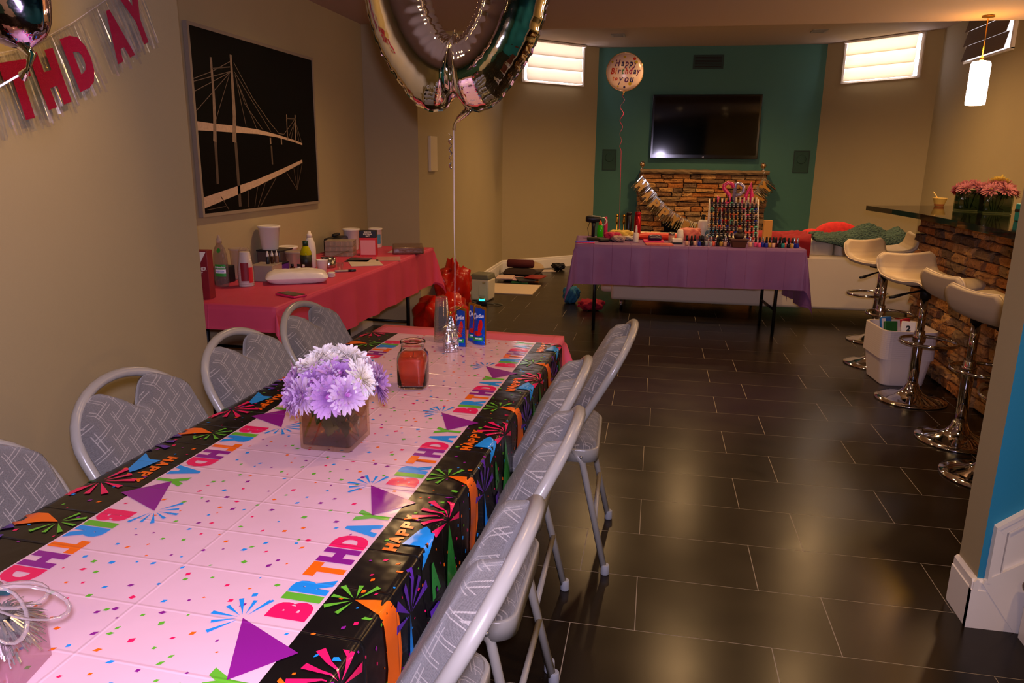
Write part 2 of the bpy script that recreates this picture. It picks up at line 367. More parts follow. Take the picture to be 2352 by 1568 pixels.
# ================================================================ television
m_tv = mat('gloss black bezel', '#060606', .12); m_scr = mat('dark screen', '#020202', .06, spec=.6)
tv = thing('television', 'large flat black television hung above the fireplace', 'television', (.565, 10.27, 1.844), rot=(PI/2, 0, 0))
MB().box((0, 0, .02), (.6, .4, .04)).build('wall_mount', m_dk, tv)
MB().box((0, 0, .058), (1.366, .8, .036), bev=.006).build('bezel', m_tv, tv)
MB().box((0, .012, .0765), (1.31, .725, .002)).build('screen', m_scr, tv)
m_silver = mat('silver print', '#b8b8b8', .3, metal=.6)
lettering('logo', 'LG', .018, m_silver, tv, TR(0, -.384, .0768), off=.0004)
# ================================================================ fireplace: single ledge stones, mantel, dark firebox
STC = ['#94643a', '#a9743f', '#7a5636', '#b0804c', '#8a6c48', '#a0622c', '#6a5038', '#b98a52']
m_st = [mat('ledge stone %d' % i, c, .85, var=.4, vscale=18, bump=1, bscale=28) for i, c in enumerate(STC)]
for q in m_st:
    for nd in q.node_tree.nodes:
        if nd.type == 'BUMP': nd.inputs['Distance'].default_value = .03
m_mort = mat('dark mortar', '#1b140e', .95, bump=.4, bscale=60)
def stone(w, h, d, rnd):
    """one rough stone: chamfered block with uneven face, face towards -y"""
    def j(s): return rnd.uniform(-s, s)
    nx = 3; vs = []; fs = []
    xs = [-w/2, -w/2+.01, 0, w/2-.01, w/2]; zs = [-h/2, -h/2+.008, 0, h/2-.008, h/2]
    for a, x in enumerate(xs):
        for b, z in enumerate(zs):
            edge = (a in (0, 4))+(b in (0, 4))
            y = -d*(.72 if edge == 2 else .85 if edge == 1 else 1)+j(d*.12)
            vs.append((x+j(.006), y, z+j(.005)))
    for a in range(4):
        for b in range(4): q = a*5+b; fs.append((q, q+5, q+6, q+1))
    k = len(vs); vs += [(-w/2, .004, -h/2), (w/2, .004, -h/2), (w/2, .004, h/2), (-w/2, .004, h/2)]
    fs += [(0, k, k+1, 20), (20, k+1, k+2, 24), (24, k+2, k+3, 4), (4, k+3, k, 0), (k, k+3, k+2, k+1)]
    fs[16] = (k, k+1)+tuple(range(20, -1, -5)); fs[17] = (k+1, k+2)+tuple(range(24, 19, -1)); fs[18] = (k+2, k+3)+tuple(range(4, 25, 5)); fs[19] = (k+3, k)+tuple(range(0, 5))
    return vs, fs
def stonework(parent, W, H, M, rnd, hmin, hmax, lmin, lmax, d=.05, hole=None, cap=290, ends=.02):
    z = 0; n = 0
    while z < H-.02:
        h = min(rnd.uniform(hmin, hmax), H-z)
        if H-z-h < .03: h = H-z
        x = -rnd.uniform(0, .5)*lmax+rnd.uniform(-ends, ends)*0
        x = rnd.uniform(-ends, ends)
        while x < W-.03:
            l = rnd.uniform(lmin, lmax)
            if W-x-l < lmin*.6: l = W-x+rnd.uniform(-ends, ends)
            cx, cz = x+l/2, z+h/2
            if not (hole and hole[0] < cx < hole[1] and cz < hole[2]) and n < cap:
                if hole and cz < hole[2]:
                    if x < hole[0] < x+l: l = hole[0]-x; cx = x+l/2
                    elif x < hole[1] < x+l: x2 = x+l; x = hole[1]; l = x2-x; cx = x+l/2
                vs, fs = stone(max(.04, l-.010), max(.025, h-.009), d*rnd.uniform(.6, 1.25), rnd)
                MB().add(vs, fs, 0, False, M @ TR(cx, 0, cz)).build('stone', rnd.choice(m_st), parent); n += 1
            x += l
        z += h
    return n
rnd = random.Random(11)
fp = thing('fireplace', 'stacked brown stone fireplace with a black firebox under the television', 'fireplace', (-.21, 10.05, 0))
b = MB(); b.box((.165, .11, .625), (.33, .216, 1.25)); b.box((1.37, .11, .625), (.42, .216, 1.25)); b.box((.745, .11, .95), (.84, .216, .6)); b.box((.745, .20, .33), (.84, .03, .66)); b.build('core', m_mort, fp)
stonework(fp, 1.58, 1.25, Matrix.Identity(4), rnd, .05, .085, .12, .3, hole=(.33, 1.16, .66))
stonework(fp, .21, 1.25, TR(0, .205, 0) @ RZ(-PI/2), rnd, .05, .085, .09, .18, ends=0)
m_soot = mat('sooty firebox', '#050505', .9)
MB().box((.745, .11, .012), (.83, .15, .024)).build('firebox_floor', m_soot, fp)
MB().box((.745, .182, .34), (.83, .006, .63)).build('firebox_back', m_soot, fp)
m_mantel = mat('rough mantel stone', '#7a6244', .9, var=.3, vscale=10, bump=.7, bscale=25)
mp = MB(); rr = random.Random(3)
NP = 26
vs = []; 
for i in range(NP+1):
    x = -.015+1.61*i/NP
    for y, z in ((-.085, 1.252), (-.1, 1.275), (-.088, 1.302), (.21, 1.303), (.21, 1.252)): vs.append((x+rr.uniform(-.006, .006), y+rr.uniform(-.008, .008)*(y < 0), z+rr.uniform(-.004, .004)))
fs = [(i*5+k, i*5+(k+1) % 5, (i+1)*5+(k+1) % 5, (i+1)*5+k) for i in range(NP) for k in range(5)]+[(4, 3, 2, 1, 0), tuple(NP*5+k for k in range(5))]
mp.add(vs, [tuple(reversed(f)) for f in fs]).build('mantel', m_mantel, fp)
# ================================================================ bar: stone front, black granite counter
bar = thing('bar', 'home bar with a rough stacked stone front beside the stools', 'bar', (1.88, 5.9, 0))
MB().box((.37, -1.74, .52), (.6, 3.4, 1.04)).build('core', m_mort, bar)
rnd = random.Random(5)
MBAR = TR(.07, 0, 0) @ RZ(-PI/2)
stonework(bar, 2.75, 1.04, MBAR, rnd, .05, .085, .1, .24, d=.06, ends=.03)
stonework(bar, .6, 1.04, TR(.65, -.04, 0) @ RZ(PI), rnd, .07, .1, .15, .3, d=.05)
m_gran = mat('polished black granite', '#0c0a09', .05, var=.3, vscale=60, spec=.6)
ct = MB()
poly = [(1.595, 6.183), (1.66, 5.75), (1.699, 5.283), (1.712, 4.692), (1.708, 3.909), (1.70, 2.45), (2.55, 2.45), (2.55, 6.6)]
ct.prism([p for p in reversed(poly)], 1.055, 1.09)
ct.build('bar_counter', m_gran, label='polished black stone counter slab lying on the stone bar', cat='counter')
# ================================================================ bar stools
m_leath = mat('cream faux leather', '#bfab8c', .42, bump=.05, bscale=200); m_chr = mat('polished chrome', '#d8d8dc', .05, metal=1)
m_pipe = mat('cream seat piping', '#d6c4a6', .5)
SP = [(-.205, .135), (-.202, .11), (-.195, .075), (-.18, .04), (-.15, .014), (-.09, .0), (-.02, -.006), (.06, -.004), (.12, .006), (.17, .008), (.21, -.006), (.228, -.03)]
def seat_surface(off, inset=0):
    def fn(u, v):
        s = v*(len(SP)-1); i = min(int(s), len(SP)-2); t = s-i
        x = SP[i][0]*(1-t)+SP[i+1][0]*t; z = SP[i][1]*(1-t)+SP[i+1][1]*t
        dx = SP[i+1][0]-SP[i][0]; dz = SP[i+1][1]-SP[i][1]; l = math.hypot(dx, dz); nx, nz = -dz/l, dx/l
        hw = .205-inset
        e = min(v, 1-v)*(len(SP)-1)
        if e < 1.6: hw -= .045*(1-e/1.6)**2
        y = (u*2-1)*hw
        return (x+nx*off, y, z+nz*off+.012*(u*2-1)**2)
    return fn
def seat_mesh():
    mb = MB(); nu, nv = 14, 33; top = seat_surface(.017); bot = seat_surface(-.017)
    mid = seat_surface(0)
    for fn, fl in ((top, 1), (bot, 0)):
        b = len(mb.v); vs = [fn(.03+.94*i/nu, .012+.976*j/nv) for j in range(nv+1) for i in range(nu+1)]; w = nu+1
        fs = [(j*w+i, j*w+i+1, (j+1)*w+i+1, (j+1)*w+i) for j in range(nv) for i in range(nu)]
        if fl: fs = [tuple(reversed(f)) for f in fs]
        mb.add(vs, fs, 0, True)
    n1 = (nu+1)*(nv+1); w = nu+1
    rim = [i for i in range(nu)]+[j*w+nu for j in range(nv)]+[nv*w+nu-i for i in range(nu)]+[(nv-j)*w for j in range(nv)]
    # rounded rim through the middle surface
    b = len(mb.v); mv = []
    for q in rim: i = q % w; j = q//w; mv.append(mid(i/nu, j/nv))
    mb.v += mv; k = len(rim)
    for a in range(k):
        c = (a+1) % k
        mb.f.append((rim[a], rim[c], b+c, b+a)); mb.m.append(0); mb.sm.append(True)
        mb.f.append((b+a, b+c, n1+rim[c], n1+rim[a])); mb.m.append(0); mb.sm.append(True)
    return mb, mv
def make_stool():
    t = thing('bar_stool', 'x', 'stool')
    mb, rim = seat_mesh(); st_ = mb.build('seat', m_leath, t, loc=(0, 0, .735))
    MB().tube(rim, .0035, 6, closed=True).build('piping', m_pipe, st_)
    MB().box((0, 0, .703), (.14, .16, .012)).lathe([(.03, .63), (.032, .7)], 16).build('seat_plate', m_blk, t)
    MB().lathe([(.021, .36), (.021, .65)], 20).build('piston', m_chr, t)
    MB().lathe([(.0285, .03), (.0285, .43), (.026, .435)], 20).build('column', m_chr, t)
    MB().lathe([(.2, .0), (.203, .006), (.2, .011), (.16, .018), (.1, .032), (.065, .05), (.045, .075), (.036, .1), (.032, .11)], 40).build('base', m_chr, t)
    pts = [(.03+.0*0, 0, 0)]
    pts = [(.02+.155*math.cos(a)-.0, .15*math.sin(a), .385) for a in [2*PI*i/28 for i in range(28)]]
    fr = MB().tube([(x+.06, y, z) for x, y, z in pts], .0095, 8, closed=True)
    fr.lathe([(.034, .365), (.036, .37), (.036, .4), (.034, .405)], 16); fr.build('footrest', m_chr, t)
    MB().tube([(0, -.02, .68), (0, -.12, .665), (-.01, -.2, .645), (-.015, -.23, .64)], [.006, .006, .011, .008], 8).build('height_lever', m_blk, t)
    return t
s0 = make_stool(); s0['group'] = 'cream bar stools at the stone bar'
def put(o, loc, rz, lab): o.location = loc; o.rotation_euler = (0, 0, rz); o['label'] = lab
put(s0, (1.6, 4.69, 0), math.radians(-68), 'cream leather bar stool turned sideways in front of the stacked white tub')
dup(s0, (1.605, 5.52, 0), math.radians(-54), 'cream leather bar stool with its base half hidden behind the white tub')
dup(s0, (1.62, 4.0, 0), math.radians(8), 'cream leather bar stool facing the bar, between the tub and the stair wall')
dup(s0, (1.58, 3.52, 0), math.radians(12), 'cream leather bar stool partly hidden by the grey end of the stair wall')
dup(s0, (1.80, 6.3, 0), math.radians(176), 'cream leather bar stool behind the far end of the stone bar')
# ================================================================ pendant lamp over the bar
m_glow = mat('lit opal glass', '#fff0e4', .3, emis=PENDANT_E, ecol='#ffeaf2'); m_brass = mat('brushed brass', '#b98a3a', .3, metal=1)
pl = thing('pendant_lamp', 'lit white cylinder pendant lamp on a thin cord above the bar', 'lamp', (2.2, 6.05, 0))
MB().lathe([(.05, 1.82), (.062, 1.822), (.064, 1.84), (.064, 2.09), (.058, 2.112), (.03, 2.118)], 28).build('shade', m_glow, pl)
MB().lathe([(.014, 2.118), (.014, 2.14), (.006, 2.15)], 12).build('socket_cap', m_brass, pl)
MB().tube([(0, 0, 2.14), (0, 0, ZF-.02)], .004, 8).build('cord', m_brass, pl)
MB().lathe([(.04, ZF-.012), (.04, ZF-.004), (.036, ZF)], 20).build('canopy', m_brass, pl)
def pend_lamps(p):
    l = light('POINT', 'lamp', (0, 0, 1.76), 8, (1, .6, .22), shadow_soft_size=.05); l.parent = p
    l = light('POINT', 'lamp', (0, 0, 2.18), 7, AMBER, shadow_soft_size=.06); l.parent = p
pend_lamps(pl); pl['group'] = 'pendant lamps over the bar'
pend_lamps(dup(pl, (2.2, 4.55, 0), 0, 'lit white cylinder pendant lamp over the teal bag end of the bar'))
# ================================================================ folding tables
m_ttop = mat('speckled grey laminate', '#8f8b84', .45, var=.1, vscale=90); m_bmet = mat('black painted steel', '#0b0b0b', .4)
def folding_table(label, loc, rz, L, Wd, h=.735, ins=.32):
    """top along local y; folding steel legs at both ends"""
    t = thing('folding_table', label, 'table', loc, rz)
    MB().box((0, 0, h-.0225), (Wd, L, .045), bev=.006).build('table_top', m_ttop, t)
    for s in (-1, 1):
        y = s*(L/2-ins)
        for q in (-1, 1): MB().tube([(q*Wd*.36, y, 0), (q*Wd*.36, y, h-.045)], .0135, 10).build('leg', m_bmet, t)
        MB().tube([(-Wd*.36, y, .22), (Wd*.36, y, .22)], .01, 8).build('crossbar', m_bmet, t)
        MB().tube([(0, y, .45), (0, y-s*.34, h-.05)], .008, 8).build('brace', m_bmet, t)
        MB().tube([(-Wd*.36, y, .45), (Wd*.36, y, .45)], .008, 8).build('crossbar', m_bmet, t)
    return t
PT, PA = (-.732, 1.56), math.radians(-1.8)
folding_table('long folding table under the printed birthday cloth', (PT[0], PT[1], 0), PA, 2.43, .73)
# ---------------------------------------------------------------- plain plastic cloths
def breaks(h, o, n1, n2):
    return [-h-o+o*i/n2 for i in range(n2)]+[-h+2*h*i/n1 for i in range(n1)]+[h+o*i/n2 for i in range(n2+1)]
def drape(hx, hy, ox, oy, z, rip=.018, freq=17, flare=.05, ph=0, corner=.3, n1=30, n2=12, n1y=None, ox0=None, oy0=None):
    """cloth over a rectangular top: flat, hanging sides with ripples, cone folds at the corners"""
    A = breaks(hx, ox, n1, n2); A = [max(a, -hx-ox0) for a in A] if ox0 is not None else A; B = breaks(hy, oy, n1y or n1, n2); B = [max(b, -hy-oy0) for b in B] if oy0 is not None else B
    vs = []
    for b in B:
        for a in A:
            da = max(0, abs(a)-hx); db = max(0, abs(b)-hy); sa = 1 if a > 0 else -1; sb = 1 if b > 0 else -1
            d = math.hypot(da, db); x = max(-hx, min(hx, a)); y = max(-hy, min(hy, b))
            if d < 1e-6: vs.append((x, y, z)); continue
            c, s = da/d, db/d; q = 2*c*s
            al = (y if da > db else x)
            g = min(1, d/.12)
            out = d*(flare+corner*q)+g*rip*d/.3*(math.sin(al*freq+ph)+.5*math.sin(al*freq*2.3+1+ph))*(1-q)+.004*g
            out = max(.003*g, min(out, d*.9))
            vs.append((x+sa*c*out, y+sb*s*out, z-math.sqrt(max(0, d*d-out*out))))
    w = len(A); fs = [(j*w+i, j*w+i+1, (j+1)*w+i+1, (j+1)*w+i) for j in range(len(B)-1) for i in range(w-1)]
    mb = MB(); mb.add(vs, fs, 0, True)
    mb.uv = [(a, b) for b in B for a in A]
    return mb
def cloth_mat(name, col, creasex, creasey, rough=.45, transl=.2, amt=.35, spec=.4):
    """thin plastic with straight packing creases (relief only)"""
    m = mat(name, col, rough, var=.05, vscale=4, transl=transl, spec=spec); N = m.node_tree.nodes; L = m.node_tree.links; p = N['Principled BSDF']
    uv = N.new('ShaderNodeUVMap'); sx = N.new('ShaderNodeSeparateXYZ'); L.new(uv.outputs[0], sx.inputs[0]); hs = []
    for k, per in ((0, creasex), (1, creasey)):
        a = N.new('ShaderNodeMath'); a.operation = 'PINGPONG'; a.inputs[1].default_value = per/2; L.new(sx.outputs[k], a.inputs[0])
        r = N.new('ShaderNodeMapRange'); r.interpolation_type = 'SMOOTHSTEP'; r.inputs[1].default_value = 0; r.inputs[2].default_value = .004; r.inputs[3].default_value = 1; r.inputs[4].default_value = 0; L.new(a.outputs[0], r.inputs[0]); hs.append(r)
    n = N.new('ShaderNodeTexNoise'); n.inputs['Scale'].default_value = 7; n.inputs['Detail'].default_value = 3; L.new(uv.outputs[0], n.inputs['Vector'])
    s1 = N.new('ShaderNodeMath'); s1.operation = 'ADD'; L.new(hs[0].outputs[0], s1.inputs[0]); L.new(hs[1].outputs[0], s1.inputs[1])
    s2 = N.new('ShaderNodeMath'); s2.operation = 'MULTIPLY_ADD'; L.new(n.outputs['Fac'], s2.inputs[0]); s2.inputs[1].default_value = 2.2; L.new(s1.outputs[0], s2.inputs[2])
    b = N.new('ShaderNodeBump'); b.inputs['Strength'].default_value = amt; b.inputs['Distance'].default_value = .004; L.new(s2.outputs[0], b.inputs['Height']); L.new(b.outputs[0], p.inputs['Normal'])
    return m
m_pinkc = cloth_mat('hot pink plastic cloth', '#f06a88', .342, .3, transl=.25)
drape(.372, 1.222, .3, .3, .7375, ph=.5, n1y=60, rip=.012).build('pink_tablecloth', m_pinkc, loc=(PT[0], PT[1], 0), rot=(0, 0, PA), label='plain pink plastic tablecloth showing under the printed birthday cloth', cat='tablecloth')
# ---------------------------------------------------------------- printed birthday cloth: surface S(w, v) carries every print
ZC = .7415; HX = .378
def CS(w, v, e=0.0):
    u = w+.017; s = 1 if u > 0 else -1; d = abs(u)-HX
    r = .010
    if d <= -r: return (u, v, ZC+e)
    if d < r:
        t = (d+r)/(2*r)*PI/2; return (s*(HX-r*.4+(r*1.1+e)*math.sin(t)), v, ZC-r*1.1+(r*1.1+e)*math.cos(t))
    g = min(1, (d-r)/.1)
    rip = (.013*math.sin(v*14+1)+.008*math.sin(v*31+2)+.004*math.sin(v*53))*g*(d/.3)
    return (s*(HX+.008+.05*d+rip+e), v, ZC-.012-(d-r))
def ribreak():
    A = [i*.02 for i in range(-34, 35)]; A = [a for a in A if abs(abs(a+.017)-HX) > .018]
    for s in (-1, 1): A += [s*(HX+q)-.017 for q in (-.0101, -.006, -.002, .002, .006, .0101)]
    return sorted(A)
m_cw = cloth_mat('printed cloth white', '#eabfcb', .6, .117, .15, .12, .2, .6)
m_ck = cloth_mat('printed cloth black', '#0b090a', .6, .117, .2, 0, .55, .6)
bc = thing('birthday_tablecloth', 'glossy white and black plastic tablecloth printed with birthday lettering and confetti', 'tablecloth', (PT[0], PT[1], 0), PA)
V0, V1 = -1.66, 1.075; NV = 150
A = ribreak(); BW = .273
def band(a0, a1, m, name):
    q = sorted(set([a0, a1]+[a for a in A if a0 < a < a1])); mb = MB(); vv = [V0+(V1-V0)*j/NV for j in range(NV+1)]
    mb.add([CS(a, v) for v in vv for a in q], [(j*len(q)+i, j*len(q)+i+1, (j+1)*len(q)+i+1, (j+1)*len(q)+i) for j in range(NV) for i in range(len(q)-1)], 0, True)
    mb.uv = [(a, v) for v in vv for a in q]
    return mb.build(name, m, bc)
band(-BW, BW, m_cw, 'white_centre'); band(BW, .686, m_ck, 'black_border'); band(-.686, -BW, m_ck, 'black_border')
PC = {'pink': '#e8175d', 'green': '#63b32e', 'blue': '#1f8fe0', 'orange': '#f06a10', 'purple': '#8a1a86', 'dgreen': '#2c8a34', 'violet': '#5a2a9a'}
m_pr = {k: cloth_mat('print '+k, c, .6, .117, .16, .05, .22, .6) for k, c in PC.items()}
def printed(name, polys, side=1, v_off=0, eps=.0011):
    """polys: list of (verts[(w,v)], faces, colour); fine triangles laid on the cloth surface"""
    cols = sorted(set(p[2] for p in polys)); mb = MB(); uv = []
    for vs, fs, c in polys:
        bm = bmesh.new(); q = [bm.verts.new((a, b, 0)) for a, b in vs]
        for f in fs:
            try: bm.faces.new([q[i] for i in f])
            except ValueError: pass
        bmesh.ops.triangulate(bm, faces=bm.faces[:])
        for _ in range(4):
            es = [e for e in bm.edges if e.calc_length() > .022 and max(abs(e.verts[0].co.x+.017), abs(e.verts[1].co.x+.017)) > HX-.03]
            if not es: break
            bmesh.ops.subdivide_edges(bm, edges=es, cuts=1); bmesh.ops.triangulate(bm, faces=bm.faces[:])
        bm.verts.index_update()
        V = [((v.co.x)*side, v.co.y*side+v_off) for v in bm.verts]
        F = [tuple(v.index for v in f.verts) for f in bm.faces]
        # keep inside the sheet
        keep = [f for f in F if all(V0 < V[i][1] < V1 and abs(V[i][0]) < .684 for i in f)]
        mb.add([CS(a, b, eps) for a, b in V], keep, cols.index(c), True); uv += V; bm.free()
    if not mb.f: return None
    mb.uv = uv
    return mb.build(name, [m_pr[c] for c in cols], bc)
LET = {}
def letter(ch, off=.078):
    if ch not in LET:
        vs, fs = text_tris(ch, 1.0, off, align='LEFT'); x0 = min(v[0] for v in vs); x1 = max(v[0] for v in vs); y0 = min(v[1] for v in vs); y1 = max(v[1] for v in vs)
        LET[ch] = ([((x-x0)/(x1-x0), (y-y0)/(y1-y0)) for x, y in vs], fs)
    return LET[ch]
def burst(cw, cv, a0, a1, n, r0, r1, wd, c):
    out = []
    for k in range(n):
        a = a0+(a1-a0)*k/(n-1); r = r1*(1 if k % 2 == 0 else .85); da = wd
        p = lambda rr, aa: (cw+rr*math.cos(aa), cv+rr*math.sin(aa))
        out.append(([p(r0, a), p(r, a-da), p(r, a+da)], [(0, 1, 2)], c))
    return out
WC = ['pink', 'green', 'blue', 'orange', 'purple', 'pink', 'blue', 'green']; WX = [.049, .02, .049, .047, .05, .049, .052, .05]
P = .467
def repeat(v0, side, vo):
    L = []; x = 0; tot = sum(WX)+.003*7
    for ch, c, w in zip('BIRTHDAY', WC, WX):
        vs, fs = letter(ch); L.append(([(.268-.065*b, v0+(x+w*a)*.35/tot) for a, b in vs], fs, c)); x += w+.003
    printed('printed_birthday_word', L, side, vo)
    L = []
    for i, ch in enumerate('HAPPY'):
        vs, fs = letter(ch, .04); L.append(([(.323-.003*math.sin(i*2)-.025*b, v0+.219+.0275*i+.0235*a) for a, b in vs], fs, 'orange'))
    printed('printed_happy_word', L, side, vo)
    S_ = []
    S_.append(([(.294, v0+.402), (.176, v0+.455), (.231, v0+.331)], [(0, 1, 2)], 'purple'))
    S_ += burst(.176, v0+.455, math.radians(70), math.radians(232), 7, .008, .052, .075, 'blue')
    S_ += burst(.317, v0+.068, math.radians(62), math.radians(250), 6, .006, .047, .1, 'green')
    S_ += burst(.372, v0+.368, math.radians(75), math.radians(262), 7, .008, .07, .1, 'pink')
    # blue streamer knot, orange ribbon, green hat, drop-side figures
    S_.append(([(.325, v0+.244), (.338, v0+.30), (.346, v0+.315), (.362, v0+.30), (.385, v0+.216), (.352, v0+.245)], [(0, 1, 5), (1, 2, 3), (1, 3, 5), (3, 4, 5)], 'blue'))
    oc = [(.317, v0+.068), (.345, v0+.075), (.362, v0+.085), (.40, v0+.105), (.47, v0+.11), (.54, v0+.085), (.60, v0+.09), (.60, v0+.045), (.54, v0+.035), (.46, v0+.055), (.40, v0+.05), (.36, v0+.045)]
    S_.append((oc, [(0, 1, 11), (1, 2, 11), (2, 3, 10, 11), (3, 4, 9, 10), (4, 5, 8, 9), (5, 6, 7, 8)], 'orange'))
    S_.append(([(.378, v0+.37), (.57, v0+.30), (.56, v0+.43)], [(0, 1, 2)], 'dgreen'))
    S_.append(([(.43, v0+.155), (.66, v0+.13), (.66, v0+.185)], [(0, 1, 2)], 'blue'))
    S_ += burst(.43, v0+.155, math.radians(100), math.radians(260), 6, .006, .075, .11, 'violet')
    for ch, c, w0, vv in (('A', 'dgreen', .40, .24), ('P', 'violet', .47, .225), ('T', 'orange', .54, .215)):
        vs, fs = letter(ch); S_.append(([(w0+.06-.06*b, v0+vv+.05*a) for a, b in vs], fs, c))
    S_.append(([(.615, v0+.2), (.66, v0+.27), (.66, v0+.21)], [(0, 1, 2)], 'pink'))
    for i, q in enumerate(S_):
        printed({'purple': 'printed_pennant', 'orange': 'printed_ribbon'}.get(q[2], 'printed_shape'), [q], side, vo, .0013+.00003*i)
for k in range(-2, 4): repeat(-.683+k*P, 1, 0)
for k in range(-4, 3): repeat(-.683+k*P, -1, -.663-P+P)
rc = random.Random(21); conf = []
cl = ['pink', 'green', 'blue', 'orange', 'purple']
w = -.62
while w < .62:
    v = V0+.05
    while v < V1-.02:
        a, b = w+rc.uniform(-.015, .015), v+rc.uniform(-.015, .015); black = abs(a) > BW
        near = .19 < abs(a) < .292
        if not near or rc.random() < .15:
            s = rc.uniform(.0028, .0068)*(1 if not black else .9); t = rc.uniform(-.5, .5)+PI/4; k = rc.uniform(.5, .95)
            q = [(a+s*math.cos(t+PI/2*i)*(k if i % 2 else 1), b+s*math.sin(t+PI/2*i)*(k if i % 2 else 1)) for i in range(4)]
            if rc.random() < .85: conf.append((q, [(0, 1, 2, 3)], rc.choice(cl)))
        v += .036
    w += .036
cf = printed('printed_confetti', conf, eps=.0007); cf['kind'] = 'stuff'
# ================================================================ padded folding chairs
def fabric():
    m = bpy.data.materials.new('grey lattice weave fabric'); m.use_nodes = True; N = m.node_tree.nodes; L = m.node_tree.links; p = N['Principled BSDF']; p.inputs['Roughness'].default_value = .9; p.inputs['Sheen Weight'].default_value = .3
    uv = N.new('ShaderNodeUVMap'); sp = N.new('ShaderNodeSeparateXYZ'); L.new(uv.outputs[0], sp.inputs[0])
    def mt(op, *a):
        n = N.new('ShaderNodeMath'); n.operation = op
        for i, q in enumerate(a):
            if isinstance(q, (int, float)): n.inputs[i].default_value = q
            else: L.new(q, n.inputs[i])
        return n.outputs[0]
    X, Y = sp.outputs[0], sp.outputs[1]
    ca = mt('DIVIDE', mt('MULTIPLY_ADD', Y, .12, X), .037); cb = mt('DIVIDE', mt('MULTIPLY_ADD', X, -.42, Y), .037)
    def fam(a, b):
        f = mt('FRACT', a); d = mt('ABSOLUTE', mt('SUBTRACT', mt('ABSOLUTE', mt('SUBTRACT', f, .5)), .11))
        on = mt('LESS_THAN', d, .027)
        br = mt('FRACT', mt('MULTIPLY_ADD', mt('FLOOR', a), .5, mt('MULTIPLY', b, .5)))
        return mt('MULTIPLY', on, mt('LESS_THAN', br, .74))
    ln = mt('MAXIMUM', fam(ca, cb), fam(cb, mt('ADD', ca, .9)))
    n = N.new('ShaderNodeTexNoise'); n.inputs['Scale'].default_value = 420; L.new(uv.outputs[0], n.inputs['Vector'])
    wv = N.new('ShaderNodeMix'); wv.data_type = 'RGBA'; wv.inputs[6].default_value = lin('#403d3c'); wv.inputs[7].default_value = lin('#7d7874'); L.new(n.outputs['Fac'], wv.inputs[0])
    mx = N.new('ShaderNodeMix'); mx.data_type = 'RGBA'; L.new(ln, mx.inputs[0]); L.new(wv.outputs[2], mx.inputs[6]); mx.inputs[7].default_value = lin('#979089'); L.new(mx.outputs[2], p.inputs['Base Color'])
    w1 = mt('SINE', mt('MULTIPLY', X, 2600)); w2 = mt('SINE', mt('MULTIPLY', Y, 2600)); hh = mt('ADD', mt('MULTIPLY', w1, w2), mt('MULTIPLY', ln, 1.5))
    b = N.new('ShaderNodeBump'); b.inputs['Strength'].default_value = .35; b.inputs['Distance'].default_value = .002; L.new(hh, b.inputs['Height']); L.new(b.outputs[0], p.inputs['Normal'])
    return m
m_fab = fabric(); m_cm = mat('grey beige enamel', '#96928a', .28, spec=.55); m_cap = mat('grey rubber foot', '#8e9299', .6); m_rivet = mat('steel rivet', '#b9b9b9', .3, metal=.8)
SL = .56; CL = math.hypot(1, SL)
def cp(x, s, n=0):
    """point on the leaning back plane: x across, s down from the top of the arch, n in front of the plane"""
    return (x, -.06+s*SL/CL+n/CL, .85-s/CL+n*SL/CL)
HWc = .213; AH = .165
def arch_s(x): return AH*(1-math.sqrt(max(0, 1-(x/HWc)**2)))
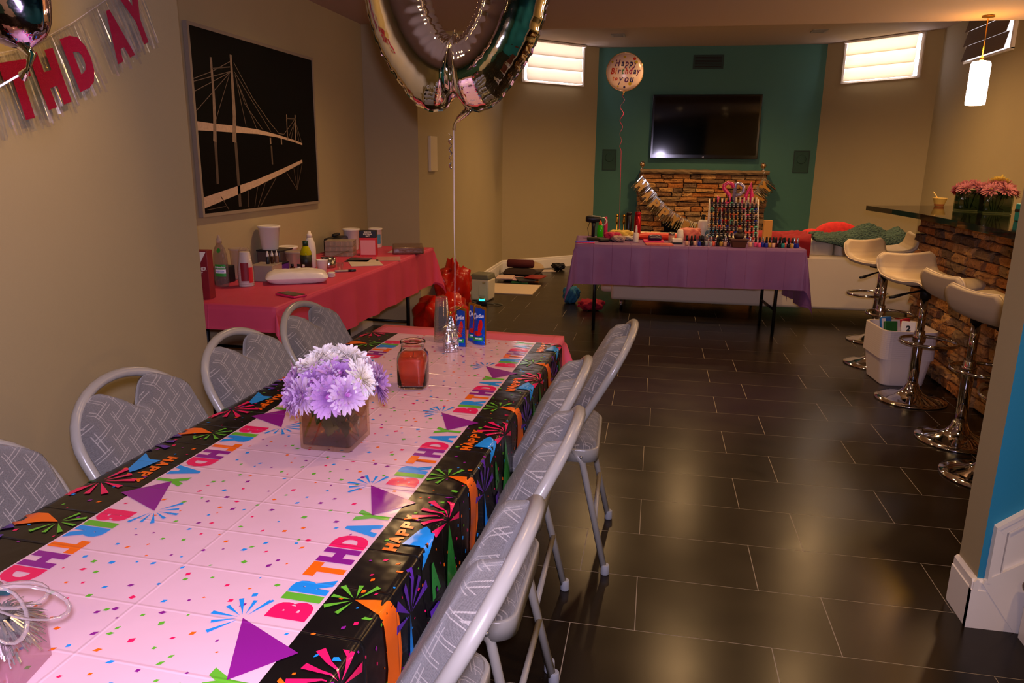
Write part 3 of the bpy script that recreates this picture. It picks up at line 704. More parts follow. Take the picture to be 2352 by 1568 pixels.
def make_chair():
    t = thing('folding_chair', 'x', 'chair'); LT = .85*CL
    pts = [cp(HWc, LT-.01)]+[cp(HWc, LT-(LT-AH)*k/6) for k in range(1, 6)]
    for k in range(19): a = PI*k/18; pts.append(cp(HWc*math.cos(a), AH*(1-math.sin(a))))
    pts += [cp(-HWc, AH+(LT-AH)*k/6) for k in range(1, 6)]+[cp(-HWc, LT-.01)]
    fr = MB().tube(pts, .0132, 12); fr.tube([cp(-HWc, LT*.84), cp(HWc, LT*.84)], .009, 8); fr.build('main_frame', m_cm, t)
    for s in (-1, 1):
        lg = MB().tube([(s*.187, .13, .445), (s*.187, .095, .40), (s*.207, .004, .012)], .0115, 12); l = lg.build('rear_leg', m_cm, t)
        MB().lathe([(.0145, 0), (.0155, .004), (.0145, .034), (.012, .037)], 14, M=TR(s*.2075, .002, 0)).build('foot_cap', m_cap, l)
        MB().lathe([(.0145, 0), (.0155, .004), (.0145, .034), (.012, .037)], 14, M=TR(*cp(s*HWc, LT)[:2], 0)).build('front_foot_cap', m_cap, t)
        MB().ball((s*.2, .1, .425), (.006, .006, .006), 8).build('rivet', m_rivet, t)
    MB().tube([(-.197, .045, .2), (.197, .045, .2)], .0085, 8).build('stretcher', m_cm, t)
    # seat pan and cushion
    def rr(w, y0, y1, r, n=6):
        P_ = []
        for cx, cy, a0 in ((w-r, y1-r, 0), (-w+r, y1-r, 90), (-w+r, y0+r, 180), (w-r, y0+r, 270)):
            for k in range(n+1): a = math.radians(a0+90*k/n); P_.append((cx+r*math.cos(a), cy+r*math.sin(a)))
        return P_
    pan = MB(); o = rr(.196, .042, .435, .05); n = len(o); pr = [(1, .405), (1.0, .446), (.985, .452), (.95, .448)]
    vs = [((x)*k, .238+(y-.238)*k, z) for k, z in pr for x, y in o]
    pan.add(vs, [(j*n+i, j*n+(i+1) % n, (j+1)*n+(i+1) % n, (j+1)*n+i) for j in range(3) for i in range(n)]+[tuple(reversed(range(n)))], 0, True); pan.build('seat_pan', m_cm, t)
    cu = MB(); ks = [(.955, .444), (.955, .456), (.93, .466), (.85, .476), (.6, .482), (.3, .484), (.02, .485)]
    vs = [(x*k, .238+(y-.238)*k, z) for k, z in ks for x, y in o]
    cu.add(vs, [(j*n+i, j*n+(i+1) % n, (j+1)*n+(i+1) % n, (j+1)*n+i) for j in range(len(ks)-1) for i in range(n)]+[tuple((len(ks)-1)*n+i for i in range(n))], 0, True)
    cu.uv = [(q[0], q[1]) for q in cu.v]; cu.build('seat_cushion', m_fab, t)
    # heart-topped back pad
    NX, NS = 48, 16
    def top(x): return arch_s(x)+.004+.088*math.exp(-(x/.062)**2)
    def bot(x): return .43-.16*(abs(x)/HWc)**2.4
    def pad(front):
        def fn(u, v):
            x = (u*2-1)*.203; a, b = top(x), bot(x); s = a+(b-a)*v
            e = min(1-abs(u*2-1), min(v, 1-v)*1.6); bulge = min(1, max(0, e)/.16)**.5
            return cp(x, s, (.012+.036*bulge) if front else -.006-.004*bulge)
        return fn
    pb = MB().grid(pad(True), NX, NS); nA = len(pb.v); uvs = []
    for j in range(NS+1):
        for i in range(NX+1): x = (i/NX*2-1)*.203; uvs.append((x, top(x)+(bot(x)-top(x))*j/NS))
    pb.uv = uvs
    pb.f = [tuple(reversed(f)) for f in pb.f]; pb.build('back_pad', m_fab, t)
    bk = MB().grid(pad(False), NX, NS); w = NX+1
    rim = list(range(NX))+[j*w+NX for j in range(NS)]+[NS*w+NX-i for i in range(NX)]+[(NS-j)*w for j in range(NS)]
    fv = [pad(True)(q % w/NX, q//w/NS) for q in rim]; bk.uv = [((i/NX*2-1)*.203, .3*j/NS) for j in range(NS+1) for i in range(NX+1)]; bk.uv += [(0, 0)]*len(rim); b = len(bk.v); bk.v += fv; k = len(rim)
    for a in range(k): c = (a+1) % k; bk.f.append((rim[a], b+a, b+c, rim[c])); bk.m.append(1); bk.sm.append(True)
    bk.f = [tuple(reversed(f)) for f in bk.f]; bk.build('back_shell', [m_cm, m_fab], t)
    return t
ch0 = make_chair(); G = 'grey padded folding chairs around the party table'; ch0['group'] = G
# (position of the rear feet, facing) - right row faces -x, left row faces +x
def chair(o, x, y, deg, lab):
    c = o if o is not None else dup(ch0); c.location = (x, y, 0); c.rotation_euler = (0, 0, math.radians(deg)); c['label'] = lab; c['group'] = G
chair(ch0, -.108, 2.53, 92, 'grey lattice padded folding chair on the open floor side at the pink cloth end')
chair(None, -.222, 1.99, 91, 'grey lattice padded folding chair on the open floor side beside the flower vase')
chair(None, -.20, 1.53, 90, 'grey lattice padded folding chair on the open floor side, third from the pink cloth end')
chair(None, -.222, 1.04, 89, 'grey lattice padded folding chair on the open floor side beside the clear tinsel box')
chair(None, -1.27, 2.56, -90, 'grey lattice padded folding chair along the banner wall, nearest the pink side table')
chair(None, -1.265, 2.075, -91, 'grey lattice padded folding chair along the banner wall, second from the pink side table')
chair(None, -1.285, 1.585, -90, 'grey lattice padded folding chair along the banner wall, third from the pink side table')
chair(None, -1.275, 1.06, -90, 'grey lattice padded folding chair along the banner wall, farthest from the pink side table')
# ================================================================ flowers in a square glass vase
m_glass = mat('clear glass', '#ffffff', .01, trans=1, ior=1.45); m_water = thin('yellowish water', '#e6d4a0', .03); m_vgl = thin('vase glass', '#f6f0e2', .07)
m_gthin = thin('thin clear plastic', '#f6f2f2', .1, .08, .02); m_leaf = mat('dark green leaf', '#27481f', .5, var=.4, vscale=30); m_stem = mat('green stem', '#4d6b35', .6)
m_petw = [mat('white petal', '#f6f0f0', .6, var=.06, transl=.08), mat('lavender petal', '#c290c8', .6, var=.2, vscale=40, transl=.25), mat('pale lilac petal', '#d8b8d8', .6, var=.15, vscale=40, transl=.25)]
m_core = mat('yellow green flower centre', '#b8b060', .7); m_violet = mat('pink violet core', '#b463b0', .7)
for m_, c0, c1 in zip(m_petw, ('#e8dcc0', '#8a44a0', '#b478c0'), ('#f8f2f4', '#d2a4da', '#e6cce6')):
    N = m_.node_tree.nodes; L = m_.node_tree.links; tc = N.new('ShaderNodeTexCoord'); ln = N.new('ShaderNodeVectorMath'); ln.operation = 'LENGTH'; L.new(tc.outputs['Object'], ln.inputs[0])
    mr = N.new('ShaderNodeMapRange'); mr.inputs[1].default_value = .006; mr.inputs[2].default_value = .042; L.new(ln.outputs['Value'], mr.inputs[0])
    mx = N.new('ShaderNodeMix'); mx.data_type = 'RGBA'; mx.inputs[6].default_value = lin(c0); mx.inputs[7].default_value = lin(c1); L.new(mr.outputs[0], mx.inputs[0])
    for q in N:
        if q.type in ('BSDF_PRINCIPLED', 'BSDF_TRANSLUCENT'): L.new(mx.outputs[2], q.inputs[0])
def petal(mb, M, l, w, bend, cup, mi=0):
    pr = [(0, .25), (.3, .7), (.65, 1), (.9, .75), (1, .2)]; vs = []
    for t, k in pr:
        z = bend*t*t*l; 
        for s in (-1, 0, 1): vs.append((t*l, s*w*k/2, z+(abs(s))*cup*w*k))
    mb.add(vs, [(a*3+b, a*3+b+1, a*3+b+4, a*3+b+3) for a in range(4) for b in range(2)], mi, True, M)
def mum(R, seed, layers=((22, 1.0, -.05), (20, .95, .15), (17, .82, .38), (13, .62, .65), (9, .4, .95))):
    r = random.Random(seed); mb = MB()
    for n, k, el in layers:
        for i in range(n):
            a = 2*PI*i/n+r.uniform(-.12, .12)+k*3
            petal(mb, RZ(a) @ RY(-(el+r.uniform(-.12, .12))) @ TR(R*.05, 0, 0), R*k*r.uniform(.88, 1.1), R*.21, r.uniform(-.1, .3), .25)
    return mb
mums = [mum(.048, i) for i in range(3)]
mum_me = {}
def flower(name, label, cat, pos, dirv, scale, col, group, stem_to, core=None):
    i = random.randrange(3)
    if (i, col) not in mum_me: me = mums[i].mesh('petals'); me.materials.append(m_petw[col] if isinstance(col, int) else col); mum_me[(i, col)] = me
    t = thing(name, label, cat, pos, group=group); q = Vector(dirv).to_track_quat('Z', 'Y')
    o = bpy.data.objects.new('petals', mum_me[(i, col)]); COL.objects.link(o); o.parent = t; o.rotation_mode = 'QUATERNION'; o.rotation_quaternion = q; o.scale = (scale,)*3
    c = MB().ball((0, 0, .006), (.009, .009, .007), 8).build('centre', core or (m_core if col == 0 else m_violet), o)
    d = Vector(dirv).normalized()*-.012; e = Vector(stem_to)-Vector(pos)
    MB().tube([d*.2, d*2.2, e*.55+d, e], .0022, 6).build('stem', m_stem, t)
    return t
VX, VY, VZ = -.7155, 1.5345, .743
va = thing('glass_vase', 'square clear glass vase holding white and lavender flowers on the birthday cloth', 'vase', (VX, VY, VZ))
g = MB(); h, w, t_ = .122, .0625, .004
def sq(r, z, n=3, c=.008):
    return [(x, y, z) for cx, cy, a0 in ((r-c, r-c, 0), (-r+c, r-c, 90), (-r+c, -r+c, 180), (r-c, -r+c, 270)) for k in range(n+1) for x, y in [(cx+c*math.cos(math.radians(a0+90*k/n)), cy+c*math.sin(math.radians(a0+90*k/n)))]]
rings = [sq(w-.004, 0), sq(w, .004), sq(w, h), sq(w-t_, h), sq(w-t_, .012), sq(w-.012, .009)]
vs = [p for r in rings for p in r]; n = 16
g.add(vs, [(j*n+i, j*n+(i+1) % n, (j+1)*n+(i+1) % n, (j+1)*n+i) for j in range(5) for i in range(n)]+[tuple(reversed(range(n))), tuple(5*n+i for i in range(n))], 0, True); g.build('glass', m_vgl, va)
wm = MB(); r2 = [sq(w-t_-.0003, .0125), sq(w-t_-.0003, .084)]
wm.add([p for r in r2 for p in r], [(i, (i+1) % n, n+(i+1) % n, n+i) for i in range(n)]+[tuple(reversed(range(n))), tuple(n+i for i in range(n))], 0, False); wm.build('water', m_water, va)
def leaf_mesh(l, w):
    mb = MB(); N_ = 10; vs = []
    for i in range(N_+1):
        t = i/N_; k = math.sin(PI*t**.8)*(1+.25*math.sin(i*2.4)); 
        for s in (-1, 0, 1): vs.append((t*l, s*w*k/2, .12*l*math.sin(PI*t)+abs(s)*.1*w))
    mb.add(vs, [(a*3+b, a*3+b+1, a*3+b+4, a*3+b+3) for a in range(N_) for b in range(2)], 0, True); return mb
lr = random.Random(4)
for k in range(18):
    lm = leaf_mesh(lr.uniform(.05, .085), lr.uniform(.04, .06)); a = 2*PI*k/9+lr.uniform(-.3, .3)
    M = TR(.015*math.cos(a), .015*math.sin(a), lr.uniform(.06, .115)) @ RZ(a) @ RY(lr.uniform(.4, 1.2)) @ RX(lr.uniform(-.7, .7)) @ Matrix.Scale(.8, 4)
    b = MB(); b.add(lm.v, lm.f, 0, True, M); b.build('leaf', m_leaf, va)
FG = 'chrysanthemums in the square vase'
cz = VZ+.135
fl = [(-.075, .01, .055, 0), (-.04, .045, .085, 0), (.02, .055, .09, 0), (-.045, -.02, .075, 0), (.0, .01, .085, 0), (.055, .03, .065, 0), (.085, -.01, .04, 0), (.03, -.03, .055, 1), (-.03, -.06, .03, 1), (-.095, -.03, .02, 1), (.02, -.075, .0, 1), (-.08, -.07, -.015, 1), (-.01, -.05, .045, 2), (.09, .055, .03, 2), (.065, -.06, .005, 2), (.035, .085, .05, 0), (-.07, .075, .04, 2), (-.05, -.085, .0, 2), (.115, .03, .01, 1)]
LAB = ['white many petalled chrysanthemum in the square vase', 'lavender many petalled chrysanthemum in the square vase', 'pale lilac many petalled chrysanthemum in the square vase']
for x, y, z, c in fl:
    d = Vector((x, y, max(.012, z+.012))); flower('chrysanthemum', LAB[c], 'flower', (VX+x*.85, VY+y*.85, cz+z*.72), d, 1.0 if c != 2 else .92, c, FG+(' (white)', ' (lavender)', ' (lilac)')[c], (VX+x*.2, VY+y*.2, VZ+.03))
# ================================================================ candle in a jar
m_wax = mat('burnt orange wax', '#d8401a', .35, var=.1, transl=.25); m_wick = mat('charred wick', '#1a1512', .9)
cj = thing('candle_jar', 'orange candle in a square shouldered glass jar with an open round mouth', 'candle', (-.678, 2.0, .743), math.radians(8))
def sqr(r, z, k):   # rounded square -> circle blend
    out = []
    for i in range(32):
        a = 2*PI*i/32; c = max(abs(math.cos(a)), abs(math.sin(a))); e = (abs(math.cos(a))**5+abs(math.sin(a))**5)**(-1/5); out.append((r*math.cos(a)*(e*k+(1-k)), r*math.sin(a)*(e*k+(1-k)), z))
    return out
pr = [(.038, 0, 1), (.0425, .006, 1), (.0435, .02, 1), (.0435, .09, 1), (.042, .102, .8), (.036, .112, .4), (.034, .118, 0), (.034, .13, 0), (.0375, .133, 0), (.0375, .139, 0), (.0345, .14, 0), (.031, .136, 0), (.031, .115, 0), (.038, .1, .8), (.0405, .088, 1), (.0405, .012, 1), (.035, .009, 1)]
j = MB(); rg = [sqr(*p) for p in pr]; n = 32
j.add([p for r in rg for p in r], [(a*n+i, a*n+(i+1) % n, (a+1)*n+(i+1) % n, (a+1)*n+i) for a in range(len(rg)-1) for i in range(n)]+[tuple(reversed(range(n))), tuple((len(rg)-1)*n+i for i in range(n))], 0, True); j.build('jar', m_glass, cj)
k = MB(); wr = [sqr(.04, .0125, 1), sqr(.04, .086, 1), sqr(.037, .098, .8), sqr(.028, .094, .4), sqr(.01, .088, 0)]
k.add([p for r in wr for p in r], [(a*n+i, a*n+(i+1) % n, (a+1)*n+(i+1) % n, (a+1)*n+i) for a in range(4) for i in range(n)]+[tuple(reversed(range(n))), tuple(4*n+i for i in range(n))], 0, True); k.build('wax', m_wax, cj)
MB().tube([(0, 0, .086), (.002, 0, .1)], .0012, 6).build('wick', m_wick, cj)
# ================================================================ juice pouches
m_foilb = mat('blue foil print', '#1550c8', .22, metal=.35, var=.35, vscale=40, bump=.5, bscale=45); m_gold = mat('gold foil edge', '#c98a28', .25, metal=.8); m_foils = mat('silver foil', '#cfcfd4', .12, metal=1, bump=.6, bscale=60)
m_redp = mat('red fruit print', '#d01a10', .35, var=.4, vscale=60); m_grnp = mat('green label print', '#1f9a4a', .35); m_whp = mat('white print', '#eef0f6', .4)
def pouch(label, x, y, rz, tilt):
    t = thing('juice_pouch', label, 'juice pouch', (x, y, .743), group='blue juice pouches', rot=(0, 0, rz))
    W_, H_ = .074, .136
    def dep(u, v): return .021*math.sin(PI*u)**.7*(1-v)**.8
    b = MB()
    for s in (-1, 1):
        b.grid(lambda u, v, s=s: ((u-.5)*W_*(1-.06*v), s*dep(u, v)*1.0+tilt*v, v*H_), 10, 12, 0)
    b.add([((i/10-.5)*W_, s*dep(i/10, 0), 0) for s in (-1, 1) for i in range(11)], [(i, i+1, 11+i+1, 11+i) for i in range(10)], 0, True)
    b.build('foil_body', m_foilb, t)
    for s in (-1, 1): MB().box((s*W_*.485, tilt*.5, H_*.5), (.006, .004, H_)).build('side_seal', m_gold, t)
    MB().box((0, tilt, H_-.003), (W_*.95, .004, .009)).build('top_seal', m_gold, t)
    f = lambda a, b_, e=.0012: (a, -dep(a/W_+.5, b_/H_)+tilt*b_/H_-e, b_)
    for nm, m, cx, cz_, rw, rh, sh in (('fruit_print', m_redp, .018, .068, .01, .024, 0), ('fruit_print', m_redp, .01, .04, .018, .009, 0), ('label_print', m_grnp, .008, .02, .026, .008, 1), ('flavour_print', m_whp, .016, .022, .013, .003, 1)):
        q = MB(); K = 16
        if sh: q.add([f(cx+a*rw, cz_+b_*rh) for a, b_ in ((-1, -1.3), (-.33, -1.1), (.33, -.9), (1, -.7), (1, 1), (.33, .8), (-.33, .6), (-1, .4))], [(0, 1, 6, 7), (1, 2, 5, 6), (2, 3, 4, 5)])
        else: q.add([f(cx, cz_)]+[f(cx+rw*math.cos(2*PI*i/K), cz_+rh*math.sin(2*PI*i/K)) for i in range(K)], [(0, 1+i, 1+(i+1) % K) for i in range(K)])
        q.build(nm, m, t)
    for s_ in ((0,) if True else ()):
        vs, fs = text_tris('C', .03, .0012); mb = MB(); mb.add([f(a-.023, b_+.09-.002, .0022) for a, b_ in vs], fs)
        vs, fs = text_tris('apriSun', .019, .0006, .75); mb.add([f(a+.009, b_+.097+a*.16, .0022) for a, b_ in vs], fs); mb.build('brand_lettering', m_whp, t)
    return t
pouch('blue foil juice pouch standing clear of the silver weight', -.612, 2.56, math.radians(-42), .006)
pouch('blue foil juice pouch half hidden by the silver tinsel weight', -.672, 2.52, math.radians(-46), .004)
pouch('blue foil juice pouch behind the other two juice pouches', -.640, 2.60, math.radians(-43), .004)
# ================================================================ stack of clear cups
ORD = ['first', 'second', 'third', 'fourth', 'fifth', 'sixth', 'seventh', 'eighth', 'ninth', 'tenth', 'eleventh', 'twelfth', 'thirteenth', 'fourteenth']
cup_me = MB().lathe([(.0285, .001), (.0305, 0), (.0305, .002), (.029, .003), (.0225, .086), (.021, .088), (.0015, .088)], 24, caps=(0, 0)).mesh('clear_cup'); cup_me.materials.append(m_gthin)
for k in range(9):
    o = bpy.data.objects.new('clear_cup', cup_me); COL.objects.link(o); o.location = (-.752, 2.556, .743+k*.0099)
    tag(o, 'clear plastic cup, %s in the tall stack beside the juice pouches' % ('bottom one' if k == 0 else 'top one' if k == 8 else ORD[k]+' from the bottom'), 'cup', 'stacked clear cups')
# ================================================================ balloon weights
m_tin = mat('silver tinsel', '#dcd8d4', .18, metal=.9); m_rib = mat('pearl ribbon', '#e8dcd8', .3, transl=.3); m_rlp = thin('pearl ribbon film', '#f4e8ea', .2, .1, .18, '#f0e4e4'); m_clear = thin('clear box film', '#f6e8ee', .1, .04)
def tinsel(mb, c, n, r, l0, l1, up0, seed, w=.0022):
    rn = random.Random(seed)
    for k in range(n):
        a = rn.uniform(0, 2*PI); l = rn.uniform(l0, l1); e = rn.uniform(-.5, up0); d = Vector((math.cos(a)*math.cos(e), math.sin(a)*math.cos(e), math.sin(e))); s = Vector((-math.sin(a), math.cos(a), 0))*w
        p0 = Vector(c)+d*r; p1 = p0+d*l*.5+Vector((0, 0, l*.08)); p2 = p0+d*l+Vector((0, 0, -l*.3))
        mb.add([p0-s, p0+s, p1+s, p1-s, p2+s*.7, p2-s*.7], [(0, 1, 2, 3), (3, 2, 4, 5)], 0, False)
    return mb
bw = thing('balloon_weight', 'silver foil wrapped weight with tinsel tuft holding the big silver balloon', 'balloon weight', (-.683, 2.43, .743), math.radians(25))
q = MB(); q.add([(-.024, -.024, 0), (.024, -.024, 0), (.024, .024, 0), (-.024, .024, 0), (-.024, -.022, .055), (.024, -.022, .055), (.024, .022, .055), (-.024, .022, .055), (-.014, -.008, .085), (.014, -.008, .085), (.014, .008, .085), (-.014, .008, .085), (-.004, -.003, .125), (.004, -.003, .125), (.004, .003, .125), (-.004, .003, .125)],
      [(3, 2, 1, 0)]+[(b+i, b+(i+1) % 4, b+4+(i+1) % 4, b+4+i) for b in (0, 4, 8) for i in range(4)]+[(12, 13, 14, 15)]); q.build('foil_wrap', m_foils, bw)
tinsel(MB(), (0, 0, .075), 170, .008, .02, .05, .9, 5, .0008).build('tinsel_tuft', m_tin, bw, kind='stuff')
MB().ball((0, 0, .135), (.006, .006, .008), 8).tube([(0, 0, .135), (.02, -.02, .15), (.04, -.03, .165)], .0018, 6, flat=.4).build('knot', m_gold, bw)
b2 = thing('tinsel_box', 'clear gift box weight overflowing with silver tinsel and loops of ribbon', 'balloon weight', (-.795, .685, .743), math.radians(12))
bx = MB(); bx.box((0, 0, .034), (.075, .075, .066)); bx.build('clear_box', m_clear, b2)
tinsel(MB(), (0, 0, .074), 900, .008, .02, .05, .5, 8, .0011).build('tinsel', m_tin, b2, kind='stuff')
for k, (a, r_) in enumerate(((.2, .055), (1.0, .04), (-.6, .045), (2.4, .045))):
    pts = [(.0, 0, .12)]+[(math.cos(a)*r_*(1-math.cos(t))*.75, math.sin(a)*r_*(1-math.cos(t))*.75+.03*math.sin(t), .12-.02*(1-math.cos(t))) for t in [2*PI*i/16 for i in range(1, 16)]]+[(0, 0, .12)]
    MB().tube(pts, .0032, 6, flat=.12).build('ribbon_loop', m_rlp, b2)
MB().tube([(0, 0, .078), (.004, 0, .1), (0, 0, .12)], .0025, 6).build('ribbon_knot', m_rib, b2)
# ================================================================ big silver number balloon
m_chrome = mat('silver mylar', '#f3efe6', .04, metal=1, bump=.12, bscale=14)
sb = thing('number_balloon', 'large silver foil zero shaped balloon floating over the long table', 'balloon', (-.662, 2.44, 1.99))
def zero(u, v):
    th = 2*PI*u; ph = 2*PI*v; dl = (th-PI*1.5+PI) % (2*PI)-PI
    cx, cz_ = .198*math.cos(th), .325*math.sin(th); n = Vector((math.cos(th)/.198, math.sin(th)/.325)).normalized()
    hw = .107; ro = hw*math.cos(ph)
    if math.cos(ph) > 0: ro -= .055*math.exp(-(dl/.07)**2)*math.cos(ph)**3-.02*math.exp(-((abs(dl)-.3)/.2)**2)*math.cos(ph)**3
    else: ro += .035*math.exp(-abs(dl)/.16)*(-math.cos(ph))**2*-1*-1*-1
    seam = abs(math.cos(ph))**6; wr = .0018*math.sin(th*59+2*math.sin(th*9))*seam+.0012*math.sin(th*113)*seam
    dp = .098*math.sin(ph)*(1-.35*math.exp(-(dl/.05)**2))*(1+.02*math.sin(th*43)*abs(math.cos(ph))**2)
    return (cx+n.x*(ro+wr), dp+.003*math.sin(th*59)*seam, cz_+n.y*(ro+wr))
MB().grid(zero, 240, 40, closeu=True).build('foil_shell', m_chrome, sb)
sm = MB(); pts = []
for i in range(160):
    p = zero(i/160, 0); pts.append((p[0]*1.015, p[1], p[2]*1.012))
for i in range(160):
    a, b = pts[i], pts[(i+1) % 160]; c, d = zero(i/160, 0), zero(((i+1) % 160)/160, 0); sm.add([c, d, b, a], [(0, 1, 2, 3)], 0, True)
sm.build('seam', m_chrome, sb)
nk = MB().tube([(.06, 0, -.41), (.035, 0, -.44), (.008, 0, -.462), (-.004, 0, -.475), (-.008, 0, -.498)], [.03, .022, .016, .006, .011], 12, flat=.4); nk.build('neck', m_chrome, sb)
m_wlab = mat('white paper', '#e9e6ea', .6); m_black = mat('black ink', '#0a0a0a', .6)
st_ = MB().box((.068, -.07, -.345), (.03, .0015, .028), M=RY(-.15)); so = st_.build('barcode_sticker', m_wlab, sb)
bcx = MB(); rb = random.Random(2); x = .0575
while x < .078: wd = rb.choice((.0006, .0011, .0016)); bcx.box((x, -.0712, -.344), (wd, .0004, .018), M=RY(-.15)); x += wd+rb.choice((.0008, .0013))
bcx.build('barcode', m_black, so)
bs = thing('balloon_string', 'white ribbon string running from the big silver balloon down to its weight', 'ribbon', (-.67, 2.44, 0))
MB().tube([(0, 0, 1.492), (0, 0, 1.4), (-.001, 0, 1.2), (.0005, .002, 1.05), (-.002, .006, .88)], .0016, 6).build('strand', m_rib, bs)
cr = [(-.012-.006*math.cos(t)*(1-t/40), .006*math.sin(t), 1.482-t*.0042) for t in [i*.45 for i in range(62)]]
MB().tube(cr, .003, 5, flat=.4).build('curl', m_foils, bs)
# second foil balloon, corner in view
ob = thing('foil_balloon', 'silver foil balloon tinted with a purple reflection beside the fringed banner', 'balloon', (-.71, .76, 1.515))
def one(u, v):
    t = v; ph = 2*PI*u; w_ = .012+.085*min(1, t/.12)**.6; d_ = .006+.06*min(1, t/.15)**.6
    return (w_*math.cos(ph)-.04*t-.06*min(1, t/.12), d_*math.sin(ph), t*.62+.003*math.sin(t*90)*abs(math.cos(ph))**4)
MB().grid(one, 40, 60, closeu=True).build('foil_shell', mat('silver mylar with painted lilac reflection', '#cdb6cf', .06, metal=1, bump=.3, bscale=18), ob)  # purple reflection is put into the silver foil's base colour
MB().tube([(0, 0, .006), (.012, 0, -.008), (.004, 0, -.022), (-.004, 0, -.03)], [.016, .009, .004, .01], 10, flat=.5).build('neck', m_chrome, ob)
MB().tube([(0, 0, -.025), (-.14, -.03, -.1), (-.26, -.06, -.3), (-.22, -.08, -.55), (-.085, -.075, -.652)], .0012, 6).build('ribbon', m_rib, ob)
# ================================================================ pink letter banner on the wall
m_glit = mat('pink glitter card', '#d80f52', .35, metal=.2, var=.45, vscale=600, bump=1, bscale=700)
m_irid = mat('iridescent film', '#e0d8dc', .1, metal=.7, var=.6, vscale=40, alpha=.26)
m_irid.node_tree.nodes['Principled BSDF'].inputs['Thin Film Thickness'].default_value = 420
bn = thing('birthday_banner', 'pink glitter letter banner on clear iridescent fringe along the wall', 'banner', (XL+.012, 0, 0))
CV = [(1.55, 1.63), (1.75, 1.645), (1.9, 1.668), (2.0, 1.698), (2.105, 1.742), (2.245, 1.815), (2.42, 1.92), (2.55, 2.0), (2.74, 2.12)]
def cpos(y):
    for (a, za), (b, zb) in zip(CV, CV[1:]):
        if a <= y <= b: t = (y-a)/(b-a); return za+(zb-za)*t, math.atan2(zb-za, b-a)
    return CV[-1][1], .5
MB().tube([(.002, y, z) for y, z in CV], .0015, 6).build('string', m_rib, bn)
WM = Matrix(((0, 0, 1, 0), (1, 0, 0, 0), (0, 1, 0, 0), (0, 0, 0, 1)))
for ch, y in (('R', 1.82), ('T', 1.965), ('H', 2.075), ('D', 2.205), ('A', 2.39), ('Y', 2.505)):
    z, a = cpos(y); M = TR(0, y, z) @ WM @ RZ(a*.8)
    vs, fs = letter(ch, .05); mb = MB()
    mb.add([(p[0]*.105-.052, p[1]*.165-.19, .012) for p in vs], fs, 0, False, M); mb.build('letter', m_glit, bn)
    fb = MB(); rf = random.Random(ord(ch))
    for k in range(30):
        x = -.085+.17*k/29+rf.uniform(-.002, .002); l = .215+rf.uniform(-.03, .015); w_ = rf.uniform(.002, .0045); b_ = rf.uniform(-.012, .012)
        fb.add([(x-w_, .004, .004), (x+w_, .004, .004), (x+w_+b_*.5, -l*.5, .006+rf.uniform(0, .006)), (x-w_+b_*.5, -l*.5, .006), (x+w_*.8+b_, -l, .003+rf.uniform(0, .01)), (x-w_*.8+b_, -l, .004)], [(0, 1, 2, 3), (3, 2, 4, 5)], 0, False, M)
    fb.build('fringe', m_irid, bn, kind='stuff')
# ================================================================ framed night photograph
m_frame = mat('grey picture frame', '#8a7c6a', .5); m_night = mat('black night print', '#030303', .4, spec=.12); m_brg = mat('pale bridge print', '#b59a84', .5, var=.25, vscale=80); m_brd = mat('dim reflection print', '#4a3d34', .5, var=.3, vscale=60); m_twr = mat('bridge tower print', '#7d6a5a', .5, var=.5, vscale=60); m_thin = mat('faint cable print', '#6b5c50', .5)
pc = thing('framed_picture', 'large framed night photograph of a lit suspension bridge over dark water', 'picture', (XA+.003, 3.525, 1.085))
PW, PH = 1.395, .965; MP = Matrix(((0, 0, 1, 0), (1, 0, 0, 0), (0, 1, 0, 0), (0, 0, 0, 1)))
fr = MB()
for c, d in (((PW/2, .009, .012), (PW, .018, .024)), ((PW/2, PH-.009, .012), (PW, .018, .024)), ((.009, PH/2, .012), (.018, PH-.036, .024)), ((PW-.009, PH/2, .012), (.018, PH-.036, .024))): fr.box(c, d, M=MP)
fr.build('frame', m_frame, pc)
pp = MB().box((PW/2, PH/2, .011), (PW-.036, PH-.036, .018), M=MP).build('print', m_night, pc)
def pv(u, v, e=.0208): return (.018+u*(PW-.036), .018+v*(PH-.036), e)
def strip(mb, pts, w0, w1=None, e=.0208):
    w1 = w0 if w1 is None else w1
    for i, (a, b) in enumerate(zip(pts, pts[1:])):
        A_, B_ = Vector(pv(*a, e)), Vector(pv(*b, e)); d = (B_-A_).normalized(); n = Vector((-d.y, d.x, 0)); k0 = w0+(w1-w0)*i/(len(pts)-1); k1 = w0+(w1-w0)*(i+1)/(len(pts)-1)
        mb.add([A_-n*k0, B_-n*k1, B_+n*k1, A_+n*k0], [(0, 1, 2, 3)], 0, False, MP)
    return mb
dk = MB(); T_ = [(.0, .505), (.118, .499), (.267, .497), (.442, .486), (.612, .463), (.773, .434), (.853, .416)]; B_ = [(.0, .456), (.114, .458), (.263, .457), (.439, .458), (.61, .445), (.772, .42), (.851, .402)]
dk.add([pv(*p) for p in B_]+[pv(*p) for p in T_], [(i, i+1, 7+i+1, 7+i) for i in range(6)], 0, False, MP); dk.build('bridge_deck', m_brg, pp)
for p, a, b in (([(.127, .86), (.126, .645), (.119, .514), (.109, .40)], .009, .016), ([(.269, .9), (.266, .686), (.263, .549), (.249, .40)], .01, .02), ([(.709, .6), (.705, .43)], .005, .005), ([(.794, .605), (.786, .425)], .006, .006), ([(.545, .44), (.545, .40)], .008, .008), ([(.645, .44), (.645, .40)], .008, .008)): strip(MB(), p, a, b, .0213).build('bridge_tower', m_twr, pp)
for p in ([(.13, .8), (.266, .832)], [(.707, .574), (.797, .578)]): strip(MB(), p, .003, .003, .0213).build('tower_beam', m_brd, pp)
cb = MB()
